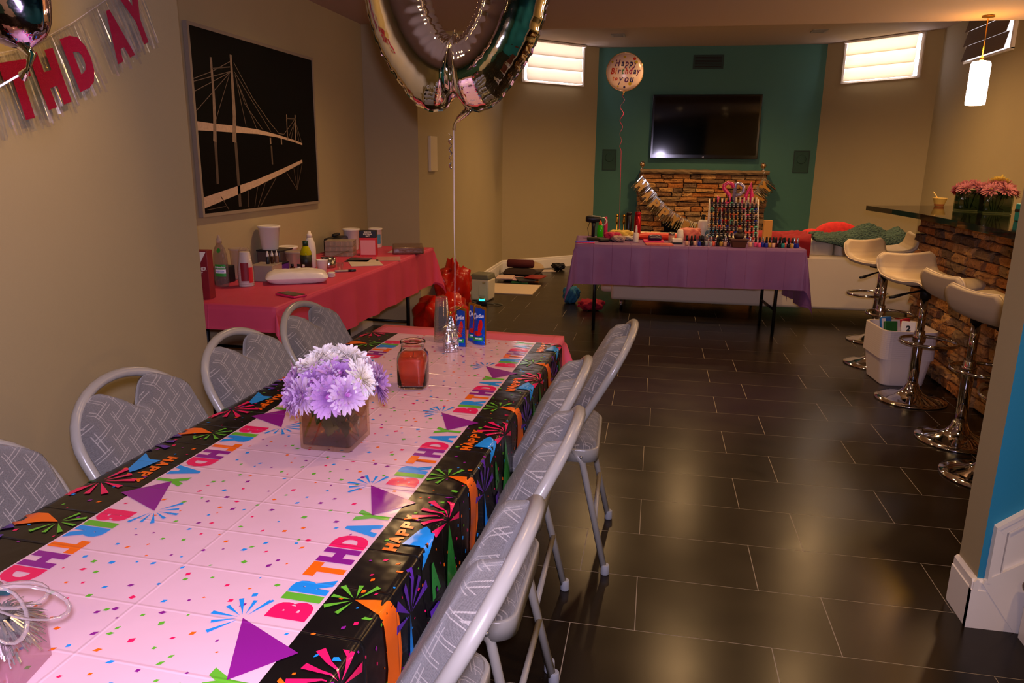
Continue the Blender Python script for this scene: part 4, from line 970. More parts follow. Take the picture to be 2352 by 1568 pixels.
for p in ([(.269, .865), (.13, .785), (.0, .726)], [(.259, .805), (.0, .712)], [(.258, .801), (.0, .66)], [(.258, .801), (.0, .556)], [(.247, .781), (.129, .522)], [(.288, .86), (.416, .676), (.537, .549), (.625, .471), (.673, .468), (.789, .575)], [(.291, .794), (.35, .632), (.486, .485)], [(.29, .786), (.432, .492)], [(.295, .779), (.348, .502)], [(.288, .808), (.554, .479)], [(.79, .57), (.846, .425)], [(.789, .56), (.71, .44)], [(.789, .56), (.74, .435)], [(.789, .56), (.82, .425)]): strip(cb, p, .0018)
cb.build('bridge_cables', m_thin, pp, kind='stuff')
rf = MB(); strip(rf, [(.0, .06), (.22, .112), (.412, .158), (.628, .222), (.843, .291)], .028, .010); rf.build('water_reflection', m_brg, pp)
r2 = MB()
for p in ([(.774, .094), (.843, .281)], [(.774, .094), (.678, .215)], [(.774, .1), (.75, .25)], [(.774, .1), (.8, .27)], [(.41, .137), (.371, .005)], [(.48, .161), (.398, .002)], [(.576, .185), (.421, .008)], [(.33, .12), (.32, .01)], [(.12, .09), (.17, .01)]): strip(r2, p, .003)
strip(r2, [(.113, .4), (.106, .161)], .012); strip(r2, [(.258, .4), (.257, .02)], .014); strip(r2, [(.55, .39), (.55, .27)], .009); strip(r2, [(.02, .02), (.15, .03)], .002)
r2.build('water_glints', m_brd, pp, kind='stuff')
# ================================================================ pink side table and everything on it
folding_table('long folding table under the magenta cloth in the alcove', (-2.0, 4.22, 0), 0, 2.42, .66)
m_mag = cloth_mat('magenta plastic cloth', '#e4506f', .34, .305, transl=.25)
drape(.338, 1.222, .27, .29, .7375, rip=.012, ph=2, n1y=60, flare=.03, corner=.25, ox0=.008, oy0=.115).build('magenta_tablecloth', m_mag, loc=(-2.0, 4.22, 0), label='magenta plastic tablecloth on the alcove table below the bridge picture', cat='tablecloth')
ZT = .7385
m_whpl = mat('white plastic', '#e6ded4', .45, transl=.15); m_cloudy = thin('cloudy plastic', '#e8dcd0', .1, .12, .3, '#d8cabc'); m_dkred = mat('dark red card', '#7d1420', .5, var=.15, vscale=30); m_crm = mat('cream print', '#e6d8c4', .5)
m_redc = mat('bright red card', '#c8202c', .45); m_navy = mat('navy black card', '#16161f', .4); m_pinkl = mat('pale pink print', '#d98a92', .5); m_yel = mat('yellow oil', '#c2bc00', .08, transl=.3); m_dkl = mat('dark bottle label', '#1c2018', .5); m_grn = mat('green plastic', '#2f9a35', .4); m_amb = mat('amber glass', '#3a1c0a', .1); m_brn = mat('brown wrapped bundle', '#6e4a34', .3, var=.4, vscale=20, bump=.4, bscale=40); m_pur = mat('purple plastic', '#5a2a8a', .4); m_steel = mat('steel', '#a8a49c', .2, metal=1); m_paper = mat('printed paper', '#c9b8ac', .6, var=.2, vscale=12); m_hp = mat('hot pink rubber', '#d0185a', .4)
def lath(name, label, cat, x, y, z, parts, group=None, n=24, rz=0):
    t = thing(name, label, cat, (x, y, z), rz, group)
    for nm, m, prof in parts: MB().lathe(prof, n).build(nm, m, t)
    return t
def boxy(name, label, cat, x, y, z, rz, parts, group=None):
    t = thing(name, label, cat, (x, y, z), rz, group); out = []
    for q in parts: nm, m, c, d = q[:4]; out.append(MB().box(c, d, bev=q[4] if len(q) > 4 else 0).build(nm, m, t))
    return t
# kosher salt carton
t = boxy('salt_carton', 'tall dark red kosher salt carton beside the corner of the wall', 'carton', -2.10, 3.13, ZT, math.radians(8), [('carton', m_dkred, (0, 0, .115), (.085, .058, .23), .002)])
FACE = TR(0, -.0295, 0) @ RX(PI/2)
q = MB(); q.add([(-.038, .225, .0006), (.038, .225, .0006), (.004, .165, .0006), (-.004, .165, .0006)], [(0, 3, 2, 1)], 0, False, FACE); q.build('triangle_print', m_crm, t)
lettering('salt_lettering', 'KOSHER', .021, m_crm, t, FACE @ TR(0, .138, .0008), .0006, .9); lettering('salt_lettering', 'SALT', .016, m_crm, t, FACE @ TR(0, .12, .0008), .0004)
MB().lathe([(.001, 0), (.009, 0)], 14, caps=(0, 0), M=FACE @ TR(-.02, .03, .0008)).build('seal_print', mat('yellow print', '#d8a838', .5), t)
# clear dish soap bottle
t = thing('soap_bottle', 'clear dish soap bottle with a green label', 'bottle', (-2.205, 3.45, ZT), math.radians(-10))
MB().lathe([(.036, 0), (.041, .006), (.043, .05), (.042, .12), (.04, .165), (.03, .2), (.016, .222), (.013, .228)], 24, sy=.62).build('bottle', thin('clear soap plastic', '#e0d4cc', .14, .05, .1, '#d8cfc8'), t)
MB().lathe([(.0145, .226), (.0145, .246), (.009, .25), (.007, .266)], 16).build('cap', m_cloudy, t)
def wrap(r, z0, z1, a0, a1, m, name, t, sy=.62, n=10):
    MB().grid(lambda u, v: (r*math.cos(a0+(a1-a0)*u), r*sy*math.sin(a0+(a1-a0)*u), z0+(z1-z0)*v), n, 1).build(name, m, t)
wrap(.0438, .055, .072, -1.9, -.4, m_grn, 'label_band', t); wrap(.0438, .072, .092, -1.9, -.4, m_whp, 'label_band', t); wrap(.0435, .092, .118, -1.9, -.4, m_grn, 'label_band', t)
lettering('soap_lettering', 'Palmolive', .0125, m_whp, t, TR(.018, -.0262, .1) @ RZ(.42) @ RX(PI/2), .0003)
lettering('soap_lettering', 'PURE+CLEAR', .007, mat('blue print', '#2a5ab0', .5), t, TR(.018, -.0272, .079) @ RZ(.42) @ RX(PI/2), .0002)
MB().lathe([(.001, 0), (.012, 0)], 16, caps=(0, 0), M=TR(.014, -.024, .19) @ RX(PI/2-.3)).build('round_sticker', m_grn, t)
# sleeve of foam cups (upside-down stack)
t = thing('cup_sleeve', 'clear sleeve of white foam cups with a red printed strip', 'cups', (-2.095, 3.5, ZT), math.radians(30))
for k in range(8): MB().lathe([(.039, .0+k*.011), (.0395, .005+k*.011), (.027, .1+k*.011), (.025, .102+k*.011)], 20).build('foam_cup', m_whpl, t)
MB().lathe([(.041, .002), (.0412, .09), (.031, .185), (.02, .2)], 20, caps=(0, 0)).build('film_sleeve', m_gthin, t)
wrap(.0418, .03, .125, -2.2, -1.2, m_dkred, 'printed_strip', t, 1); wrap(.0419, .02, .1, -1.2, -.6, m_redc, 'printed_strip', t, 1)
# deli tubs
def tub(label, x, y, z, r0, r1, h, m, lid=True, grp=None):
    t = thing('plastic_tub', label, 'tub', (x, y, z), group=grp)
    MB().lathe([(r0-.003, 0), (r0, .004), (r1, h-.006), (r1+.004, h-.004), (r1+.004, h), (r1-.002, h)], 28, caps=(1, 0)).build('tub', m, t)
    if lid: MB().lathe([(r1+.0045, h-.006), (r1+.0055, h+.001), (r1+.004, h+.005), (r1-.006, h+.005), (r1-.008, h+.002), (.001, h+.002)], 28, caps=(0, 0)).build('lid', m, t)
    return t
tub('cloudy white lidded tub in front of the oil bottle', -2.13, 4.13, ZT, .05, .062, .104, m_cloudy)
boxy('storage_box', 'dark grey storage box carrying a tall white tub by the wall', 'box', -2.262, 4.12, ZT, 0, [('box', mat('smoky plastic', '#574b47', .3, alpha=.8), (0, 0, .055), (.15, .16, .11), .006), ('lid', m_navy, (0, 0, .114), (.156, .166, .008), .003)])
tub('tall white lidded tub standing on the dark grey storage box', -2.275, 4.09, ZT+.118, .049, .062, .138, m_whpl)
tub('white lidded tub squeezed beside the dark storage box and the wall', -2.28, 4.31, ZT, .05, .061, .108, m_whpl)
tub('small cloudy tub behind the sleeve of foam cups', -2.255, 3.70, ZT, .036, .043, .165, m_cloudy)
tub('white lidded tub in the far alcove corner behind the black case', -2.2, 5.14, ZT, .05, .058, .15, m_whpl)
t = tub('white tub with a blue label behind the red salt box', -2.085, 5.33, ZT, .046, .048, .14, m_whpl)
wrap(.0482, .03, .1, -2.4, -.3, mat('blue label print', '#3f7f9f', .5), 'blue_label', t, 1)
# clear bin of supplies with dropper bottles on it
t = thing('clear_bin', 'clear plastic bin of craft supplies beside the foam cups', 'bin', (-2.10, 3.72, ZT), math.radians(6))
b = MB(); 
for s in (-1, 1): b.box((s*.06, 0, .04), (.003, .14, .08)); b.box((0, s*.07, .04), (.12, .003, .08))
b.box((0, 0, .002), (.12, .14, .004)); b.build('bin', m_cloudy, t)
MB().box((-.02, .0, .03), (.05, .1, .05), bev=.004).build('contents', m_brn, t); MB().box((.032, .01, .026), (.03, .09, .044), bev=.004).build('contents', mat('orange packet', '#b5683a', .5), t)
MB().box((0, .0, .083), (.126, .146, .006), bev=.002).build('lid', m_cloudy, t)
for k, (dx, lab, m) in enumerate(((-.03, 'dropper bottle of dark liquid with a white tip on the clear bin', m_navy), (0, 'dropper bottle of brown liquid with a white tip on the clear bin', m_amb), (.03, 'dropper bottle of tan liquid with a white tip on the clear bin', m_brn))):
    lath('dropper_bottle', lab, 'bottle', -2.075+dx*.5, 3.745+dx*.75, ZT+.086, [('bottle', m, [(.0095, 0), (.0105, .003), (.0105, .036), (.006, .04)]), ('tip', m_whpl, [(.0075, .04), (.0075, .05), (.004, .06), (.0025, .07)])], 'dropper bottles', 14)
boxy('slim_box', 'slim black box lying behind the soap bottle', 'box', -2.27, 3.55, ZT, 0, [('box', m_navy, (0, 0, .045), (.08, .14, .09), .004)])
boxy('purple_box', 'purple lidded box beside the cloudy tub', 'box', -2.135, 3.925, ZT, math.radians(4), [('box', m_pur, (0, 0, .03), (.075, .11, .06), .004), ('lid', m_navy, (0, 0, .064), (.079, .114, .008), .002)])
lath('oil_bottle', 'yellow cooking oil bottle with a dark label and green cap', 'bottle', -2.03, 4.06, ZT, [('oil', m_yel, [(.031, 0), (.034, .005), (.034, .1), (.033, .115), (.018, .148), (.0135, .152)]), ('label', m_dkl, [(.0346, .02), (.0346, .098)]), ('cap', mat('dark green cap', '#0f3a22', .4), [(.0165, .15), (.0165, .178), (.014, .18)])])
lath('squeeze_bottle', 'tall white squeeze bottle behind the oil bottle', 'bottle', -2.07, 4.2, ZT, [('bottle', m_whpl, [(.031, 0), (.034, .005), (.034, .12), (.03, .15), (.02, .18), (.016, .186)]), ('cap', m_crm, [(.017, .186), (.017, .205), (.01, .21), (.008, .225)])])
for x, y, m, lab in ((-2.085, 3.99, m_amb, 'tiny amber bottle with a black cap behind the white pillow bag'), (-2.05, 4.0, m_whpl, 'tiny white bottle behind the white pillow bag'), (-2.01, 3.98, m_navy, 'tiny black bottle behind the white pillow bag')):
    lath('tiny_bottle', lab, 'bottle', x, y, ZT, [('bottle', m, [(.012, 0), (.0125, .003), (.0125, .03), (.007, .034)]), ('cap', m_navy if m is not m_navy else m_whpl, [(.008, .034), (.008, .05)])], None, 12)
# pillow bag
def pillow(name, label, cat, loc, rz, L, Wd, h, m, group=None, seed=1, sag=0):
    mb = MB(); N_, K = 24, 16
    for s in (1, -1):
        def fn(u, v, s=s):
            a = (u*2-1); b = (v*2-1); e = max(0, (1-a**4)*(1-b**4)); z = s*h/2*(e**.45)*(1+.06*wob(a*3+seed, b*3)); k = 1-.06*b*b*(1-abs(a))-.05*a*a*0
            return (a*L/2*(1-.05*(1-b*b)*0-.04*b*b), b*Wd/2*(1-.1*a*a*(1-b*b)), max(-h/2*.8, z)+h/2*.8)
        mb.grid(fn, N_, K, 0)
        if s < 0: pass
    n1 = N_*K
    mb.f[n1:] = [tuple(reversed(f)) for f in mb.f[n1:]]
    o = mb.build(name, m, None, loc, (0, 0, rz)); return tag(o, label, cat, group)
m_bag = mat('white film bag', '#e6dcd6', .3, bump=.3, bscale=25)
pillow('salt_bag', 'plump white pillow shaped bag of powder on the magenta cloth', 'bag', (-1.905, 3.69, ZT), math.radians(28), .33, .2, .075, m_bag)
boxy('phone', 'black phone in a hot pink case near the table edge', 'phone', -1.735, 3.29, ZT, math.radians(64), [('case', m_hp, (0, 0, .005), (.078, .15, .010), .004), ('screen', mat('phone glass', '#0a0a0c', .08), (0, 0, .0108), (.066, .135, .002))])
for k in range(3): lath('deli_lid', ('bottom', 'middle', 'top')[k]+' white plastic lid of the small stack beside the pillow bag', 'lid', -1.8, 3.9, ZT+k*.009, [('lid', m_whpl, [(.022, 0), (.0225, .005), (.02, .008), (.001, .008)])], 'small white lids', 18)
lath('foam_cup', 'small white cup standing behind the pillow bag', 'cup', -1.91, 4.02, ZT, [('cup', m_whpl, [(.024, 0), (.033, .075), (.034, .078), (.031, .077), (.022, .004)])])
t = thing('marker_pen', 'grey marker pen with a black cap lying on the magenta cloth', 'pen', (-1.8, 4.09, ZT+.0065), math.radians(34))
MB().lathe([(.006, -.06), (.0065, -.058), (.0065, .02)], 12, M=RY(PI/2)).build('barrel', mat('grey barrel', '#9a928c', .4), t); MB().lathe([(.0072, .02), (.0072, .062), (.005, .066)], 12, M=RY(PI/2)).build('cap', m_navy, t)
lath('metal_cup', 'round metal cup holding scissors beside the oil bottle', 'cup', -1.97, 4.24, ZT, [('cup', m_steel, [(.04, 0), (.042, .004), (.042, .06), (.039, .06), (.039, .006)])])
t = thing('scissors', 'pair of scissors resting across the metal cup', 'scissors', (-1.955, 4.26, ZT+.064), math.radians(35))
for s in (-1, 1): MB().prism([(-.02, s*.002-.003), (.11, s*.012), (.112, s*.012+.003), (-.02, s*.002+.005)], 0, .002, M=RY(-.3)).build('blade', m_steel, t); MB().tube([(-.045+.022*math.cos(a), s*.016+.011*math.sin(a), -.004) for a in [2*PI*i/14 for i in range(14)]], .0025, 6, closed=True).build('handle', m_navy, t)
lath('shot_cup', 'tiny clear cup in front of the metal cup', 'cup', -1.86, 4.16, ZT, [('cup', m_gthin, [(.016, 0), (.021, .045), (.0195, .045), (.0145, .002)])])
for x, y, rz, w, l, m, lab in ((-1.83, 4.48, .5, .2, .28, m_paper, 'printed craft sheet under clear film in the middle of the magenta table'), (-1.93, 4.62, .2, .15, .22, mat('dark sheet', '#3a322e', .4, var=.6, vscale=15), 'dark printed sheet beside the clear organiser boxes'), (-1.76, 4.72, .35, .16, .2, mat('pinkish sheet', '#b8807a', .5, var=.4, vscale=14), 'pinkish printed sheet in front of the red salt box'), (-1.8, 5.19, .1, .2, .28, mat('off white sheet', '#cfc4b8', .6), 'blank off white sheet under the wrapped brown bundle')):
    boxy('paper_sheet', lab, 'paper', x, y, ZT, rz, [('sheet', m, (0, 0, .001), (w, l, .002))])
for k in range(3):
    t = boxy('organiser_box', ['clear compartment box at the bottom of the organiser stack', 'clear compartment box in the middle of the organiser stack', 'clear compartment box on top of the organiser stack'][k], 'box', -2.135, 4.8, ZT+k*.036, math.radians(12), [('tray', m_cloudy, (0, 0, .015), (.19, .14, .03), .003), ('lid', m_cloudy, (0, 0, .0325), (.192, .142, .004), .001)], 'clear organiser boxes')
    for j in range(4): MB().box((-.057+.038*j, 0, .015), (.002, .136, .028)).build('divider', m_whpl, t)
boxy('black_case', 'low black case behind the clear organiser boxes', 'case', -2.24, 4.96, ZT, math.radians(8), [('body', m_navy, (0, 0, .055), (.12, .24, .11), .02), ('handle', m_blk, (0, 0, .125), (.03, .12, .02), .008)])
t = boxy('salt_box', 'red ice cream salt box with a black top', 'carton', -1.95, 4.85, ZT, math.radians(14), [('carton', m_redc, (0, 0, .063), (.115, .075, .126), .002), ('black_top', m_navy, (0, 0, .15), (.116, .076, .048), .002)])
FB = TR(0, -.038, 0) @ RX(PI/2)
MB().box((0, .06, .0008), (.1, .1, .001), M=FB).build('pink_panel', m_pinkl, t)
for k, (s_, tx) in enumerate(((.011, 'MORTON'), (.012, 'ICE CREAM'), (.012, 'SALT'))): lettering('salt_lettering', tx, s_, m_crm, t, FB @ TR(0, .162-.014*k, .001), .0004)
t = thing('wrapped_bundle', 'brown bundle wrapped in clear film at the end of the magenta table', 'package', (-1.75, 5.1, ZT), math.radians(20))
MB().box((0, 0, .027), (.22, .26, .05), bev=.012).build('bundle', m_brn, t); MB().box((0, 0, .0275), (.224, .264, .053), bev=.012).build('film', m_gthin, t)
# ================================================================ on the floor by the olive wall
def crumple(name, label, cat, loc, R, seed, m, group=None, ear=.0):
    bm = bmesh.new(); bmesh.ops.create_icosphere(bm, subdivisions=4, radius=1); r = random.Random(seed); ph = [r.uniform(0, 6) for _ in range(6)]
    for v in bm.verts:
        d = v.co.normalized(); a = math.atan2(d.y, d.x)
        k = 1+.10*math.sin(a*5+ph[0]+d.z*4)+.07*math.sin(a*9+ph[1]-d.z*7)+.05*math.sin(d.x*13+ph[2])*math.sin(d.z*11+ph[3])+.04*abs(math.sin(a*7+d.z*9+ph[4]))
        z = d.z
        if z > .55: k *= 1-.35*(z-.55)/.45+ear*max(0, math.sin(a*2+ph[5]))*(z-.55)
        v.co = Vector((d.x*k*R[0], d.y*k*R[1], max(-R[2]*.98, d.z*k*R[2])+R[2]))
    mn = min(v.co.z for v in bm.verts)
    for v in bm.verts: v.co.z -= mn
    mb = MB(); mb.bm(bm, 0, True); bm.free(); return tag(mb.build(name, m, None, loc), label, cat, group)
m_redb = mat('red plastic bag', '#c8200e', .25, transl=.3, bump=.5, bscale=16)
crumple('red_bag', 'crumpled red plastic bag bulging under the end of the magenta table', 'bag', (-1.60, 5.45, 0), (.2, .26, .2), 3, m_redb, ear=.6)
crumple('red_bag', 'tall red plastic bag standing against the wall under the outlet', 'bag', (-1.73, 6.28, 0), (.14, .24, .27), 9, m_redb, ear=.9)
m_coolw = mat('cream appliance plastic', '#c9bfa8', .4); m_coolg = mat('olive grey plastic', '#6c6a58', .5)
t = thing('waste_bin', 'small cream step bin with an olive lid beside the red bags', 'bin', (-1.70, 7.28, 0), math.radians(-8))
MB().box((0, 0, .11), (.19, .2, .22), bev=.02, taper=1.06).build('body', m_coolw, t); MB().box((0, 0, .245), (.205, .216, .055), bev=.015, taper=.9).build('lid', m_coolg, t); MB().box((.03, -.101, .11), (.08, .008, .12), bev=.006).build('door', m_coolw, t); MB().box((.05, -.106, .19), (.03, .008, .02), bev=.003).build('latch', m_steel, t)
m_gl = mat('green glowing plastic', '#20d090', .4, emis=3, ecol='#20ffb0')
t = thing('power_strip', 'small adapter with a glowing green light beside the bin', 'adapter', (-1.64, 6.98, 0))
MB().box((0, 0, .022), (.1, .07, .044), bev=.008).build('body', m_navy, t); MB().lathe([(.028, .044), (.028, .06), (.024, .062)], 18).build('green_light', m_gl, t); MB().lathe([(.025, .062), (.022, .078)], 18).build('knob', m_coolg, t)
MB().tube([(.05, 0, .02), (.1, .03, .012), (.16, -.02, .006), (.2, .04, .005), (.14, .09, .005), (.06, .07, .006), (.0, .1, .006), (-.08, .06, .006), (-.12, .12, .005)], .004, 6).build('cable', m_coolg, t)
boxy('foam_board', 'large blank cream board lying flat on the tiles', 'board', -1.52, 7.95, 0, math.radians(0), [('board', mat('cream board', '#c9b496', .6), (0, 0, .004), (.55, .62, .008))])
mg = [('#2a6a3a', .0, 0), ('#b56a2a', .1, .2), ('#c9a0a0', -.12, -.15), ('#3a3a3a', .05, .35), ('#d8b8a8', -.2, .1), ('#8a2020', .16, -.2)]
for k, (c, dx, rz) in enumerate(mg):
    boxy('magazine', ['green covered magazine lying by the cream board', 'orange covered magazine lying by the cream board', 'pale pink booklet lying by the cream board', 'dark magazine on the pile by the cream board', 'cream leaflet on the pile by the cream board', 'dark red leaflet on the pile by the cream board'][k], 'magazine', -1.52+dx, 8.5+.04*(k % 3), .001+.009*k, rz, [('pages', mat('magazine '+c, c, .4, var=.4, vscale=14), (0, 0, .004), (.2, .27, .008))])
m_brc = mat('dark brown fabric', '#2c1a10', .9, bump=.2); m_mar = mat('maroon fabric', '#4a0f14', .85, bump=.2); m_wcu = mat('beige fabric', '#b09878', .9, bump=.2)
pillow('floor_cushion', 'flat dark brown cushion under the maroon bolster', 'cushion', (-1.62, 8.95, 0), .05, .4, .3, .1, m_brc, seed=2)
t = thing('bolster', 'maroon bolster cushion on the flat brown cushion', 'cushion', (-1.62, 9.0, .09), .02)
MB().lathe([(.002, -.17), (.035, -.17), (.05, -.155), (.052, 0), (.05, .155), (.035, .17), (.002, .17)], 20, M=TR(0, 0, .052) @ RY(PI/2), caps=(0, 0)).build('cover', m_mar, t)
pillow('floor_cushion', 'round beige cushion against the baseboard behind the bolster', 'cushion', (-1.56, 9.28, 0), .6, .34, .26, .14, m_wcu, seed=5)
crumple('black_pouch', 'small black pouch by the bay baseboard', 'pouch', (-1.22, 9.6, 0), (.085, .05, .05), 5, m_blk)
boxy('paper_sheet', 'rumpled pale paper on the tiles by the black pouch', 'paper', -1.36, 9.42, 0, .5, [('sheet', m_paper, (0, 0, .003), (.22, .16, .006), .002)])
# ================================================================ purple table
PR = math.radians(4.7)
def pt(a, b): return (.25+a*math.cos(PR)-b*math.sin(PR), 6.44+a*math.sin(PR)+b*math.cos(PR))   # table coordinates: a along, b depth (front negative)
folding_table('folding table under the purple cloth in front of the sofa', (.25, 6.44, 0), PR+PI/2, 1.8, .68, ins=.16)
m_purc = cloth_mat('purple plastic cloth', '#7d548c', .152, .34, transl=.2, amt=.5)
drape(.915, .352, .47, .325, .7375, rip=.014, freq=15, ph=1, n1=60, n1y=20, flare=.03, corner=.16, ox0=.36).build('purple_tablecloth', m_purc, loc=(.25, 6.44, 0), rot=(0, 0, PR), label='purple plastic tablecloth hanging in points before the white sofa', cat='tablecloth')
# nail polish: bottle shapes share meshes, one object each
PCOL = {'black': '#141216', 'red': '#a01020', 'wine': '#4a0c1c', 'pink': '#d8487a', 'nude': '#c99a80', 'blue': '#1a2a90', 'teal': '#1a7a78', 'silver': '#9a9aa0', 'gold': '#b08838', 'coral': '#e05840', 'plum': '#3a1440', 'mint': '#58b898'}
m_capb = mat('black bottle cap', '#0a090a', .3); m_caps = mat('silver bottle cap', '#c8c8cc', .2, metal=.9); m_capw = mat('cream bottle cap', '#d8c4a0', .4)
pol = {}
def polish(x, y, z, col, cap, where, s=1.0):
    k = (col, cap)
    if k not in pol:
        mb = MB().lathe([(.0125, 0), (.014, .002), (.014, .026), (.012, .031), (.0075, .034)], 12, 0)
        mb.lathe([(.0085, .034), (.0082, .05), (.0068, .074), (.006, .0755)], 10, 1); me = mb.mesh('nail_polish')
        me.materials.append(mat('polish '+col, PCOL[col], .12, spec=.7)); me.materials.append({'black': m_capb, 'silver': m_caps, 'cream': m_capw}[cap]); pol[k] = me
    o = bpy.data.objects.new('nail_polish', pol[k]); COL.objects.link(o); o.location = (x, y, z); o.scale = (s, s, s)
    return tag(o, '%s nail polish with %s cap %s' % (col, cap, where), 'nail polish', '%s polish, %s caps, %s' % (col, cap, where))
rk = thing('polish_rack', 'white tiered wire rack full of nail polish bottles', 'rack', pt(.41, .06)+(ZT,), PR)
RW, NT = .405, 7
m_wire = mat('white wire', '#d8cfc4', .4)
for s in (-1, 1):
    sd = MB(); sd.tube([(s*RW/2, -.05, 0), (s*RW/2, .075, .36)], .004, 8); sd.tube([(s*RW/2, .085, 0), (s*RW/2, .075, .36)], .004, 8)
    for k in range(9): z = .02+.04*k; sd.tube([(s*RW/2, -.05+.125*z/.36, z), (s*RW/2, .085-.01*z/.36, z)], .0022, 6)
    sd.build('side_frame', m_wire, rk)
rcol = list(PCOL); rr = random.Random(17)
for k in range(NT):
    z = .012+k*.048; y = -.042+.0175*k
    MB().box((0, y, z), (RW, .03, .003)).build('shelf', m_wire, rk); MB().tube([(-RW/2, y-.016, z+.016), (RW/2, y-.016, z+.016)], .0016, 6).build('guard_wire', m_wire, rk)
    for i in range(12):
        a = -RW/2+.02+i*(RW-.04)/11
        c = Vector((a, y)); X, Y = pt(.41+a, .06+y)
        if k == 6 and i > 5: col, cap = rr.choice(('silver', 'nude', 'teal', 'silver')), 'cream'
        else: col, cap = rr.choice(('black', 'wine', 'plum', 'black', 'black', 'plum', 'wine', 'black', 'red', 'pink', 'nude', 'blue', 'mint', 'coral')), 'black'
        polish(X, Y, ZT+z+.002, col, cap, "on the rack's %s tier from the bottom" % ORD[k])
row = [(-.005+.0, -.24), (.03, -.25), (.06, -.23), (.095, -.25), (.125, -.24), (.155, -.22), (.185, -.25), (.21, -.23), (.24, -.245), (.27, -.235), (.3, -.25), (.33, -.235), (.5, -.24), (.545, -.225), (.57, -.25), (.6, -.23), (.625, -.25), (.655, -.235), (.68, -.25), (.705, -.225), (.73, -.245), (.755, -.25), (.775, -.22), (.8, -.245), (.825, -.25), (.85, -.215), (.87, -.24), (.635, -.2), (.69, -.19), (.745, -.195), (.12, -.2), (.26, -.2), (.3, -.205), (.065, -.195)]
rc2 = ['nude', 'black', 'nude', 'blue', 'black', 'silver', 'silver', 'coral', 'black', 'gold', 'nude', 'plum', 'nude', 'pink', 'pink', 'blue', 'blue', 'gold', 'nude', 'wine', 'black', 'teal', 'coral', 'black', 'gold', 'blue', 'blue', 'black', 'wine', 'black', 'black', 'black', 'plum', 'black']
for i, ((a, b), c) in enumerate(zip(row, rc2)):
    polish(*pt(a+.0, b), ZT, c, 'silver' if i in (5, 6, 12, 15, 25, 26, 10) else 'black', 'along the front of the purple table', 1.05)
# SPA letters on the rack
m_spap = mat('pink sequin letter', '#d0206a', .35, var=.3, vscale=150); m_spas = mat('silver sequin letter', '#9c93b0', .25, metal=.5, var=.4, vscale=150); m_spot = mat('clear rhinestone', '#f2e8f0', .1, metal=.4)
sp = thing('spa_sign', 'pink and silver SPA letters standing above the nail polish rack', 'sign', pt(.425, .17)+(ZT,), PR)
def spa(ch, x, z, pts, w, m):
    o = MB()
    o.tube([(p[0]+x, 0, p[1]+z) for p in pts], w, 10, flat=1).build('letter_'+ch, m, sp); d = MB()
    for i in range(0, len(pts)*3-3):
        a, b = pts[i//3], pts[min(len(pts)-1, i//3+1)]; t = (i % 3)/3; d.ball((a[0]+(b[0]-a[0])*t+x, -w, a[1]+(b[1]-a[1])*t+z), .003, 6)
    d.build('rhinestones', m_spot, sp, kind='stuff')
S_ = [(.085, .165), (.07, .195), (.035, .205), (.005, .185), (.005, .155), (.03, .13), (.055, .1), (.06, .065), (.035, .03), (0, .015), (-.04, .03), (-.05, .06), (-.03, .085)]
spa('s', -.105, .29, S_, .016, m_spap); spa('p', -.02, .29, [(0, 0), (.018, .2), (.05, .2), (.085, .175), (.085, .135), (.055, .105), (.012, .1)], .015, m_spas)
spa('a', .07, .29, [(-.02, .0), (.02, .1), (.055, .2), (.066, .1), (.072, -.02)], .016, m_spap); spa('a_bar', .07, .29, [(.012, .07), (.07, .075)], .01, m_spap)
for s in (-.1, .1): MB().tube([(s, .01, 0), (s, .01, .36)], .005, 8).build('post', m_wire, sp)
# left-hand clutter
P2 = lambda a, b, z=ZT: pt(a, b)+(z,)
def lathp(name, label, cat, a, b, parts, n=18): X, Y = pt(a, b); return lath(name, label, cat, X, Y, ZT, parts, None, n)
m_gsoap = mat('green liquid soap', '#35c814', .15, transl=.3); m_org = mat('orange plastic', '#f0601a', .4); m_redm = mat('metallic red', '#a8081c', .2, metal=.5); m_tealp = mat('teal plush', '#0f7f98', .95, bump=1, bscale=90)
lathp('gel_bottle', 'bright green gel bottle with an orange cap', 'bottle', -.71, .13, [('bottle', m_gsoap, [(.024, 0), (.027, .004), (.027, .085), (.018, .11), (.01, .12)]), ('cap', m_org, [(.013, .12), (.013, .14), (.008, .145), (.006, .155)])])
lathp('spray_can', 'tall black hairspray can on the purple table', 'can', -.46, .27, [('can', m_capb, [(.027, 0), (.028, .003), (.028, .195), (.024, .2)]), ('cap', m_blk, [(.0245, .2), (.0245, .222), (.02, .224)])])
lathp('spray_can', 'tall metallic red hairspray can on the purple table', 'can', -.38, .28, [('can', m_redm, [(.03, 0), (.031, .003), (.031, .19), (.027, .194)]), ('cap', m_redm, [(.0275, .194), (.0275, .226), (.023, .228)])])
lathp('spray_bottle', 'small white spray bottle before the red can', 'bottle', -.41, -.09, [('bottle', m_whpl, [(.02, 0), (.022, .003), (.022, .07), (.018, .078)]), ('nozzle', m_whpl, [(.011, .078), (.011, .1), (.007, .118), (.0055, .14)])])
t = lathp('lotion_bottle', 'tall white lotion bottle with a black pump', 'bottle', .19, .28, [('bottle', m_whpl, [(.042, 0), (.045, .004), (.045, .15), (.038, .165), (.014, .172)]), ('pump', m_capb, [(.013, .172), (.013, .2), (.02, .202), (.018, .215)])])
boxy('nail_dryer', 'small white nail device on a black base', 'device', *pt(-.075, -.14), ZT, PR, [('base', m_navy, (0, 0, .006), (.09, .07, .012), .003), ('body', m_whpl, (0, 0, .028), (.08, .06, .03), .006)])
lathp('jar', 'grey lidded jar beside the white nail device', 'jar', -.11, -.04, [('jar', m_cloudy, [(.024, 0), (.026, .004), (.026, .06)]), ('lid', m_steel, [(.027, .06), (.027, .082), (.024, .084)])])
